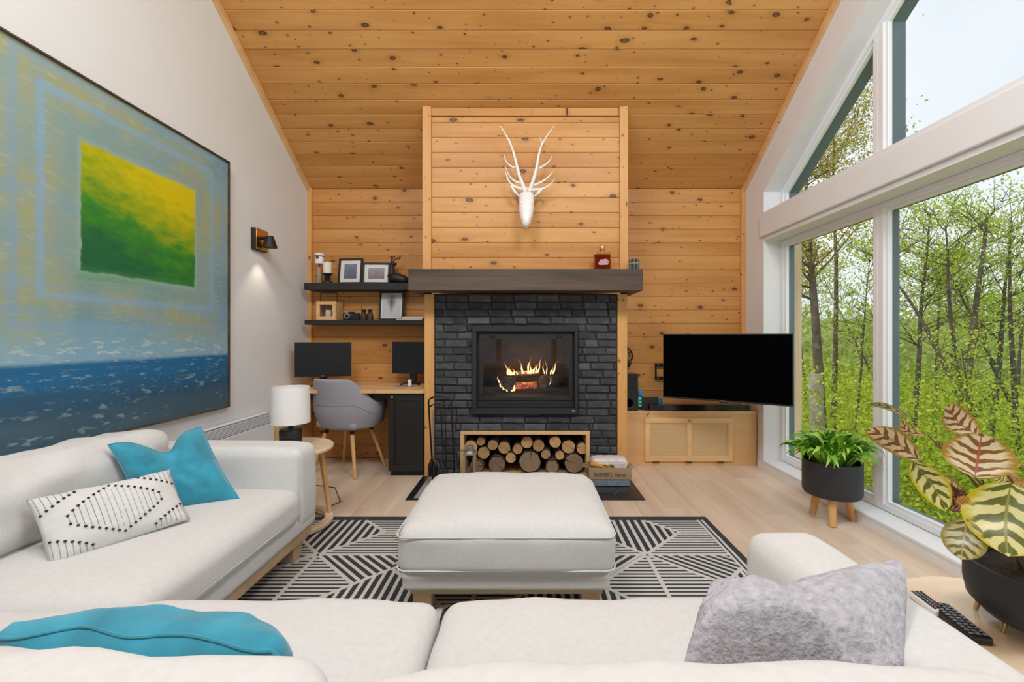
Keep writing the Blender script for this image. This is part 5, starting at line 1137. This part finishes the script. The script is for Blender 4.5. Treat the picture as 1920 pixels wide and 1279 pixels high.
for k in range(165):
    r_ = math.sqrt(random.random()); az = random.uniform(0, 2*math.pi); o = bpy.data.objects.new('leaf', base_leaf[k % 4]); C.objects.link(o)
    tilt = 66-62*r_+random.uniform(-12, 12); s = random.uniform(.5, .86)
    ax, ay = PC.x-.1*r_*math.sin(az), PC.y+.1*r_*math.cos(az)
    o.matrix_world = Matrix.Translation((ax, ay, .368)) @ Matrix.Rotation(az, 4, 'Z') @ Matrix.Rotation(R(tilt), 4, 'X') @ Matrix.Rotation(R(random.uniform(-25, 25)), 4, 'Y') @ Matrix.Scale(s, 4)
    mw = o.matrix_world.copy(); o.parent = t_; o.matrix_parent_inverse = Matrix.Translation(-PC)
# ------------------------------------------------------------------ striped calathea on the side table
PT = Vector((1.185, 1.0, 0)); ZT = .5205
pc = thing('potted_calathea', 'striped calathea in a black bowl pot on gold legs', 'plant', (PT.x, PT.y, ZT))
b = B(); b.lathe([(0, .545), (.07, .546), (.11, .556), (.134, .582), (.14, .615), (.14, .672), (.133, .672), (.133, .645), (0, .645)], PT, 56); obj('pot', b, 'pot_black', pc, smooth=35)
b = B(); b.lathe([(0, .658), (.132, .65)], PT, 32); obj('soil', b, 'soil', pc)
for gx, gy in ((1880, 1186), (1829, 1143), (1985, 1130)):
    g_ = G(gx, gy, ZT); b = B(); b.tube([(g_.x, g_.y, ZT), (g_.x*.9+PT.x*.1, g_.y*.9+PT.y*.1, .575)], [.0045, .0085], 12); obj('leg', b, 'gold_leg', pc, smooth=True)
def calathea(name, margin, dark, cream, rib, nst=7.0):
    m, t, bs = nodes(name); uv = N(t, 'UVMap').outputs[0]; s3 = N(t, 'SeparateXYZ'); t.links.new(uv, s3.inputs[0])
    a = math_(t, 'ABSOLUTE', math_(t, 'SUBTRACT', math_(t, 'MULTIPLY', s3.outputs[0], 2), 1)); v = s3.outputs[1]
    nn = N(t, 'TexNoise', Scale=6, Detail=2); t.links.new(uv, nn.inputs['Vector'])
    ph = math_(t, 'ADD', math_(t, 'SUBTRACT', v, math_(t, 'MULTIPLY', a, .22)), math_(t, 'MULTIPLY', nn.outputs['Fac'], .13))
    w = math_(t, 'SINE', math_(t, 'MULTIPLY', ph, 2*math.pi*nst)); fine = math_(t, 'SINE', math_(t, 'MULTIPLY', ph, 2*math.pi*nst*5))
    taper = math_(t, 'SUBTRACT', math_(t, 'MULTIPLY', math_(t, 'SUBTRACT', 1, a), .9), .35)
    msk = ramp(t, math_(t, 'ADD', math_(t, 'MULTIPLY', w, .5), math_(t, 'MULTIPLY', taper, .8)), [(.18, (0, 0, 0)), (.36, (1, 1, 1))])
    col = mix(t, math_(t, 'MULTIPLY', math_(t, 'ADD', math_(t, 'MULTIPLY', fine, .5), .5), .22), cream, margin)
    col = mix(t, msk, col, dark)
    edge = ramp(t, math_(t, 'ADD', a, math_(t, 'MULTIPLY', math_(t, 'SINE', math_(t, 'MULTIPLY', ph, 2*math.pi*nst*2)), .05)), [(.66, (0, 0, 0)), (.9, (1, 1, 1))])
    col = mix(t, edge, col, margin); ribm = ramp(t, a, [(.02, (1, 1, 1)), (.055, (0, 0, 0))]); col = mix(t, ribm, col, rib)
    t.links.new(col, bs.inputs['Base Color']); bs.inputs['Roughness'].default_value = .32
    out = [n_ for n_ in t.nodes if n_.bl_idname == 'ShaderNodeOutputMaterial'][0]; tl = N(t, 'BsdfTranslucent'); t.links.new(col, tl.inputs[0]); mx_ = N(t, 'MixShader'); mx_.inputs[0].default_value = .35
    t.links.new(bs.outputs[0], mx_.inputs[1]); t.links.new(tl.outputs[0], mx_.inputs[2]); t.links.new(mx_.outputs[0], out.inputs[0]); return m
M['cal_rust'] = calathea('rust_striped_leaf', srgb(176, 134, 44), srgb(138, 90, 38), srgb(230, 218, 178), srgb(176, 96, 82), 5.2)
M['cal_olive'] = calathea('olive_striped_leaf', srgb(198, 182, 22), srgb(96, 104, 22), srgb(226, 218, 150), srgb(150, 140, 50), 4.6)
M['cal_dim'] = calathea('dim_olive_leaf', srgb(140, 130, 62), srgb(96, 96, 40), srgb(192, 182, 132), srgb(170, 150, 90), 5)
M['cal_red'] = calathea('wine_red_leaf', srgb(104, 42, 40), srgb(78, 30, 26), srgb(196, 150, 130), srgb(130, 60, 54), 6)
M['cal_orange'] = calathea('orange_leaf', srgb(206, 150, 52), srgb(190, 120, 40), srgb(226, 190, 130), srgb(200, 120, 60), 6)
M['stem'] = plain('reddish_green_stem', srgb(106, 84, 48), .5)
q = lambda cx, cy, d: P(1610+cx*.2502, 740+cy*.2502, d)
def cleaf(base, tip, width, mat, tilt=0, curl=.12, dd=(1.08, 1.08), stem=True, bend=0, sag=.1):
    Bp, Tp = q(*base, dd[0]), q(*tip, dd[1]); L = (Tp-Bp).length; ax = (Tp-Bp).normalized()
    view = ((Bp+Tp)/2-Vector((0, 0, HC))).normalized(); sd = ax.cross(view).normalized(); nm = sd.cross(ax).normalized()
    rot = Matrix.Rotation(R(tilt), 3, ax); sd = rot @ sd; nm = rot @ nm
    wd = width*.2502/F*(dd[0]+dd[1])/2/2
    b = B(); nu, nv_ = 16, 10; uvl = b.bm.loops.layers.uv.new('UVMap'); g = []
    for i in range(nu+1):
        row = []
        for j in range(nv_+1):
            u, a = i/nu, 2*j/nv_-1; prof = max(.0, math.sin(math.pi*u**.92))**.62
            wob = .03*math.sin(u*14+a*3)
            p = Bp+ax*L*u+sd*a*wd*prof+nm*(-curl*wd*(a*a)*1.2*prof+sag*L*math.sin(math.pi*u)+wob*wd*abs(a))+sd*bend*L*math.sin(math.pi*u)
            row.append((b.v(p), (j/nv_, u)))
        g.append(row)
    for i in range(nu):
        for j in range(nv_):
            qs = [g[i][j], g[i+1][j], g[i+1][j+1], g[i][j+1]]; f = b.face([x[0] for x in qs])
            if f:
                for lp, x in zip(f.loops, qs): lp[uvl].uv = x[1]
    lo = obj('leaf', b, mat, pc, smooth='all')
    if stem:
        s0 = Vector((PT.x+random.uniform(-.04, .04), PT.y+random.uniform(-.03, .04), .652)); mid = s0.lerp(Bp, .55)+Vector((0, 0, .02))
        b = B(); b.tube([s0, s0.lerp(mid, .5)+Vector((0, 0, .012)), mid, Bp], [.003, .0027, .0024, .002], 6); obj('stem', b, 'stem', pc, smooth=True)
    return lo
random.seed(5)
cleaf((455, 492), (58, 262), 175, 'cal_rust', 0, dd=(1.07, 1.06), bend=-.06)
cleaf((405, 505), (660, 868), 200, 'cal_olive', 0, dd=(1.07, 1.02), bend=.05)
cleaf((872, 622), (922, 288), 405, 'cal_rust', 0, dd=(1.02, 1.04), bend=.0)
cleaf((1140, 660), (1120, 1216), 490, 'cal_olive', 0, dd=(.98, .90), bend=-.03)
cleaf((810, 940), (765, 1238), 255, 'cal_dim', 0, dd=(.98, .93))
cleaf((885, 300), (672, 70), 190, 'cal_rust', 12, dd=(1.09, 1.11), bend=.10)
cleaf((515, 300), (340, 160), 70, 'cal_rust', 0, dd=(1.10, 1.10), bend=.30); cleaf((380, 170), (55, 72), 46, 'cal_dim', 0, dd=(1.10, 1.10), stem=False, bend=-.08)
cleaf((815, 870), (455, 530), 110, 'cal_red', 0, dd=(1.05, 1.08)); cleaf((800, 800), (560, 590), 150, 'cal_rust', 25, dd=(1.09, 1.12)); cleaf((800, 850), (640, 790), 120, 'cal_red', 10, dd=(1.04, 1.06)); cleaf((830, 860), (690, 690), 110, 'cal_red', -20, dd=(1.06, 1.08))
cleaf((830, 830), (740, 770), 90, 'cal_orange', 0, dd=(1.0, 1.0))
cleaf((1150, 720), (1330, 700), 130, 'cal_orange', 10, dd=(1.0, 1.02)); cleaf((1110, 650), (1000, 600), 90, 'cal_olive', 20, dd=(1.06, 1.08)); cleaf((1090, 620), (1220, 640), 80, 'cal_orange', 30, dd=(1.08, 1.12)); cleaf((1060, 520), (1220, 525), 70, 'cal_orange', 0, dd=(1.15, 1.17)); cleaf((690, 420), (570, 360), 50, 'cal_dim', 0, dd=(1.1, 1.1))
# remotes
def remote(label, p0, p1, wd, mat, btn):
    p0, p1 = Vector(p0), Vector(p1); L = (p1-p0).length; y_ = (p1-p0).normalized(); x_ = Vector((y_.y, -y_.x, 0)); mt = frame_mtx(p0, x_, y_, (0, 0, 1))
    t_ = thing('remote_control', label, 'remote', (p0.x, p0.y, ZT), group='remote controls')
    b = B(mt); b.box(-wd/2, wd/2, 0, L, .0005, .018); obj('body', b, mat, t_, bev=.005, seg=3)
    for r_ in range(11):
        for c_ in range(3):
            b = B(mt); x = (c_-1)*wd*.29; y = L*(.06+.082*r_); b.box(x-wd*.11, x+wd*.11, y, y+L*.05, .018, .0205); obj('button', b, 'red_btn' if (r_ == 10 and c_ == 0) else btn, t_, bev=.001, seg=1)
r0, r1 = G(1842, 1196, ZT+.018), G(1757, 1128, ZT+.018); r0.z = r1.z = ZT
remote('black television remote with many buttons on the round side table', r0, r1, .046, 'plastic_black', 'grey_plastic')
r0, r1 = G(1772, 1150, ZT+.01), G(1716, 1112, ZT+.01); r0.z = r1.z = ZT; off = Vector((-.035, -.01, 0))
remote('pale grey remote half hidden by the sofa arm', r0+off*.3, r1+off*.1, .034, 'white_metal', 'plastic_black')
# ------------------------------------------------------------------ outdoors
import numpy as np
def gz(x, y): return -1.1-.16*max(0, x-2.6)-.05*max(0, y-4)+.25*math.sin(x*.4+1)*math.cos(y*.31) if x < 40 else -1.1-.16*37.4-.05*max(0, y-4)
b = B(); nx, ny = 40, 40
b.grid(lambda u, v: Vector((2.6+u*u*60, -25+v*100, gz(2.6+u*u*60, -25+v*100))), nx, ny)
M['forest_floor'] = plain('mossy_forest_floor', srgb(150, 162, 74), 1, nscale=.9, namp=.4, bumpy=.5, bscale=6, bdist=.05)
tag(obj('forest_ground', b, 'forest_floor', smooth='all'), 'green forest floor falling away below the windows', kind='structure')
# exterior corner board
b = B(); b.box(2.44, 2.575, 4.12, 4.26, gz(2.6, 4.2)-.1, 4.6); tag(obj('trim_7', b, 'ext_wood'), 'pale wooden outside corner board seen through the window', kind='structure')
# far hills
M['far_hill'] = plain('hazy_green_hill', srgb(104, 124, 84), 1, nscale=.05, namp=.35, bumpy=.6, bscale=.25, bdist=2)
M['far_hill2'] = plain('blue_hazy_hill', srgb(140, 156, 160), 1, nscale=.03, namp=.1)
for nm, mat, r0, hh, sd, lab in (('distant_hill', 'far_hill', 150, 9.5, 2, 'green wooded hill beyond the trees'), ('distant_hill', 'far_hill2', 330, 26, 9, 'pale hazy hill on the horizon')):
    b = B()
    def hill(u, v):
        a = R(95-130*u); h = hh*(.75+.45*noise.noise(Vector((u*7+sd, sd, 0)))+.12*noise.noise(Vector((u*30+sd, sd, 1))))
        rr = r0*(1+.5*v); return Vector((rr*math.cos(a), rr*math.sin(a), -10+(h+10)*math.sin(v*math.pi/2)**.8+noise.noise(Vector((u*160, v*9, sd)))*.6))
    b.grid(hill, 160, 10); tag(obj(nm, b, mat, smooth='all'), lab, kind='structure')
def leafmat(name, stops):
    m = bpy.data.materials.new(name); m.use_nodes = True; t = m.node_tree; t.nodes.clear(); o = N(t, 'OutputMaterial')
    rn = N(t, 'NewGeometry').outputs['Random Per Island']; c = ramp(t, rn, stops); d = N(t, 'BsdfDiffuse'); tl = N(t, 'BsdfTranslucent'); mx = N(t, 'MixShader'); mx.inputs[0].default_value = .45
    t.links.new(c, d.inputs[0]); t.links.new(c, tl.inputs[0]); t.links.new(d.outputs[0], mx.inputs[1]); t.links.new(tl.outputs[0], mx.inputs[2]); t.links.new(mx.outputs[0], o.inputs[0]); return m
M['leaf_spring'] = leafmat('spring_leaf', [(0, srgb(140, 164, 52)), (.5, srgb(176, 196, 72)), (1, srgb(206, 218, 112))])
M['leaf_bronze'] = leafmat('bronze_spring_leaf', [(0, srgb(150, 136, 52)), (.5, srgb(172, 164, 66)), (1, srgb(194, 190, 96))])
M['leaf_under'] = leafmat('understory_leaf', [(0, srgb(112, 136, 44)), (.4, srgb(164, 182, 58)), (1, srgb(204, 212, 92))])
M['leaf_far'] = leafmat('far_tree_leaf', [(0, srgb(132, 148, 84)), (.5, srgb(164, 178, 102)), (1, srgb(192, 202, 128))])  # far leaf tones shifted pale, distance haze mixed into the colour
M['tree_bark'] = plain('grey_brown_bark', srgb(88, 80, 70), .95, nscale=9, namp=.4, bumpy=.6, bscale=30, bdist=.02)
rng = np.random.default_rng(8)
def leaves(name, pts, size, mat, parent=None, kind=None):
    pts = np.asarray(pts, float); n = len(pts); a = rng.normal(size=(n, 3)); a /= np.linalg.norm(a, axis=1)[:, None]
    c = rng.normal(size=(n, 3)); bvec = np.cross(a, c); bvec /= np.linalg.norm(bvec, axis=1)[:, None]
    s = size*rng.uniform(.6, 1.25, n)[:, None]
    v = np.stack([pts-a*s*.5, pts+bvec*s*.3, pts+a*s*.5, pts-bvec*s*.3], 1).reshape(-1, 3)
    me = bpy.data.meshes.new(name); me.vertices.add(4*n); me.vertices.foreach_set('co', v.ravel()); me.loops.add(4*n); me.loops.foreach_set('vertex_index', np.arange(4*n, dtype=np.int32))
    me.polygons.add(n); me.polygons.foreach_set('loop_start', np.arange(0, 4*n, 4, dtype=np.int32)); me.polygons.foreach_set('loop_total', np.full(n, 4, dtype=np.int32)); me.update(calc_edges=True); me.materials.append(M[mat])
    o = bpy.data.objects.new(name, me); C.objects.link(o); T(o, parent)
    if kind: o['kind'] = kind
    return o
def tree(label, x, y, H, r0, lean=(0, 0), nb=16, lsize=.055, per=26, lmat='leaf_spring', seed=0, fork=0, z0=None, group=None, low=.25, bend=.5, spread=1.0, droop=0):
    random.seed(seed); zb = gz(x, y)-.05 if z0 is None else z0; base = Vector((x, y, zb))
    t_ = thing('deciduous_tree', label, 'tree', base, group); tb, br, lp = B(), B(), []
    def limb(b, p, d, L, r, n, wob, up=.0, sides=6):
        pts, rr = [p], [r]
        for i in range(n):
            d = (d+Vector((random.uniform(-wob, wob), random.uniform(-wob, wob), random.uniform(-wob, wob)*.6+up))).normalized(); p = p+d*L/n; pts.append(p); rr.append(r*(1-.8*(i+1)/n))
        b.tube(pts, rr, sides); return pts, rr, d
    stems = [(Vector((lean[0], lean[1], 1)).normalized(), H, r0, base)]
    trunkpts, trr, dd = limb(tb, base, stems[0][0], H, r0, 14, .07*bend, .02, 9)
    hosts = [(trunkpts, trr)]
    for k in range(fork):
        i = random.randint(4, 7); az = random.uniform(0, 6.28); d = Vector((math.cos(az)*.38, math.sin(az)*.38, 1)).normalized()
        ps, rs, _ = limb(tb, trunkpts[i], d, H*(1-i/14)*.95, trr[i]*.75, 9, .09, .02, 7); hosts.append((ps, rs))
    for k in range(nb):
        ps, rs = hosts[k % len(hosts)]; i = min(len(ps)-2, int(len(ps)*(low+(1-low)*random.random()))); f = random.random(); p = ps[i].lerp(ps[i+1], f); az = random.uniform(0, 6.28); rise = random.uniform(.15, .9)
        d = Vector((math.cos(az), math.sin(az), rise-droop)).normalized(); L = H*random.uniform(.13, .3)*spread*(1.15-.5*i/len(ps)); q_, r_, d2 = limb(br, p, d, L, max(.009, rs[i]*.34), 6, .2, .06, 5)
        for m_ in range(5):
            j = random.randint(1, 5); az2 = random.uniform(0, 6.28); d3 = (d2+Vector((math.cos(az2), math.sin(az2), random.uniform(-.3, .6)))*.9).normalized(); q2, r2, d4 = limb(br, q_[j], d3, L*random.uniform(.3, .6), max(.006, r_[j]*.5), 4, .25, .03, 4)
            for pp in q2[1:]:
                for _ in range(per//5): lp.append(pp+Vector((random.gauss(0, .19), random.gauss(0, .19), random.gauss(0, .07)))*max(.6, H/9))
    obj('trunk', tb, 'tree_bark', t_, smooth='all'); obj('branches', br, 'tree_bark', t_, smooth='all'); leaves('foliage', lp, lsize, lmat, t_, 'stuff'); return t_
def at(px, d): return (px-CX)/F*d, d
specs = [
 ('stout tree with bronze young leaves in the narrow window', 1541, 8.6, 6.6, .15, (.0, 0), 40, .06, 66, 'leaf_bronze', 3, 0, .35),
 ('slender leaning tree just right of the window mullion', 1703, 8.8, 5.8, .08, (.10, .0), 30, .052, 34, 'leaf_spring', 5, 0, .3),
 ('thick forked tree in the middle of the picture window', 1796, 8.0, 5.5, .115, (.04, 0), 34, .055, 36, 'leaf_spring', 6, 2, .35),
 ('double-stemmed tree right of the forked tree', 1838, 9.0, 5.5, .09, (.14, 0), 32, .055, 34, 'leaf_spring', 8, 1, .3),
 ('tree at the right edge of the picture window', 1912, 8.5, 5.6, .085, (-.04, 0), 30, .055, 34, 'leaf_spring', 13, 1, .3),
 ('thin young tree left of the mullion', 1597, 10.5, 5.2, .05, (.12, 0), 24, .06, 34, 'leaf_spring', 17, 0, .3),
 ('tall airy tree reaching into the triangular window', 1560, 12, 9.6, .10, (.03, 0), 34, .08, 34, 'leaf_bronze', 19, 0, .4),
 ('slim dark tree behind the leaning one', 1752, 12.5, 6.4, .075, (.02, 0), 30, .075, 32, 'leaf_spring', 23, 0, .3),
 ('sapling with a crooked stem low in the picture window', 1868, 6.6, 3.0, .035, (-.2, 0), 18, .05, 36, 'leaf_spring', 29, 0, .35),
 ('distant tree between the two thin trunks', 1648, 15, 7.2, .08, (0, 0), 26, .09, 32, 'leaf_spring', 31, 1, .25),
 ('far tree beyond the forked trunk', 1780, 17, 7, .09, (0, 0), 26, .10, 32, 'leaf_spring', 37, 1, .25),
 ('far tree near the right edge behind the others', 1900, 15, 7.0, .09, (0, 0), 26, .09, 32, 'leaf_spring', 41, 1, .25),
 ('far small tree beside the outside corner board', 1515, 16, 7, .07, (0, 0), 26, .09, 34, 'leaf_spring', 43, 0, .2)]
for (lab, px, d, H, r, lean, nb, ls, per, lm, sd, fk, low) in specs:
    x, y = at(px, d); tree(lab, x, y, H, r*.82, lean, nb, ls*.9, int(per*.92), lm, sd, fk, None, 'trees outside the windows', low+(.2 if d < 14 else .35), .25 if 'stout' in lab else .5)
# pale snag beside the stout tree
x, y = at(1531, 8.1); b = B(); zb = gz(x, y)-.05; zt_ = HC+(CY-702)/F*8.1; random.seed(3)
b.tube([(x, y, zb), (x+.02, y, zb*.5+zt_*.5), (x-.02, y, zt_)], [.15, .125, .11], 12); tag(obj('broken_snag', b, 'bark_pale', smooth=True), 'pale broken tree stump beside the stout tree', 'tree stump')
# trees just past the right edge of the frame
for i, (px, d, lab) in enumerate(((2090, 8, 'woodland tree just past the right edge of the view, the nearer one'), (2120, 14, 'woodland tree past the right edge of the view, the farther one'))):
    x, y = at(px, d); tree(lab, x, y, 5.6, .09, (0, 0), 22, .07, 30, 'leaf_spring', 60+i, 1, None, 'trees outside the windows', .3)
# understory
pts = []
for k in range(900):
    tanv = rng.uniform(.5, 1.75); d = 6.2+17*rng.random()**1.5; x, y = tanv*d, d
    if x < 4.6: continue
    hmax = 1.2+.11*d; z = gz(x, y)+rng.uniform(.1, 1)*hmax*rng.uniform(.3, 1.2); n = int(150+rng.integers(0, 120))
    sc_ = .32+.03*d; pts.append(np.array([x, y, z])+rng.normal(size=(n, 3))*np.array([sc_*1.4, sc_*1.4, sc_*.28]))
pts = np.concatenate(pts); near = pts[pts[:, 1] < 12]; farp = pts[pts[:, 1] >= 12]
tag(leaves('undergrowth', near, .065, 'leaf_under', kind='stuff'), 'dense bright yellow-green undergrowth below the trees', 'undergrowth')
tag(leaves('woodland_foliage', farp, .11, 'leaf_under', kind='stuff'), 'yellow-green leafy thicket farther down the slope', 'undergrowth')
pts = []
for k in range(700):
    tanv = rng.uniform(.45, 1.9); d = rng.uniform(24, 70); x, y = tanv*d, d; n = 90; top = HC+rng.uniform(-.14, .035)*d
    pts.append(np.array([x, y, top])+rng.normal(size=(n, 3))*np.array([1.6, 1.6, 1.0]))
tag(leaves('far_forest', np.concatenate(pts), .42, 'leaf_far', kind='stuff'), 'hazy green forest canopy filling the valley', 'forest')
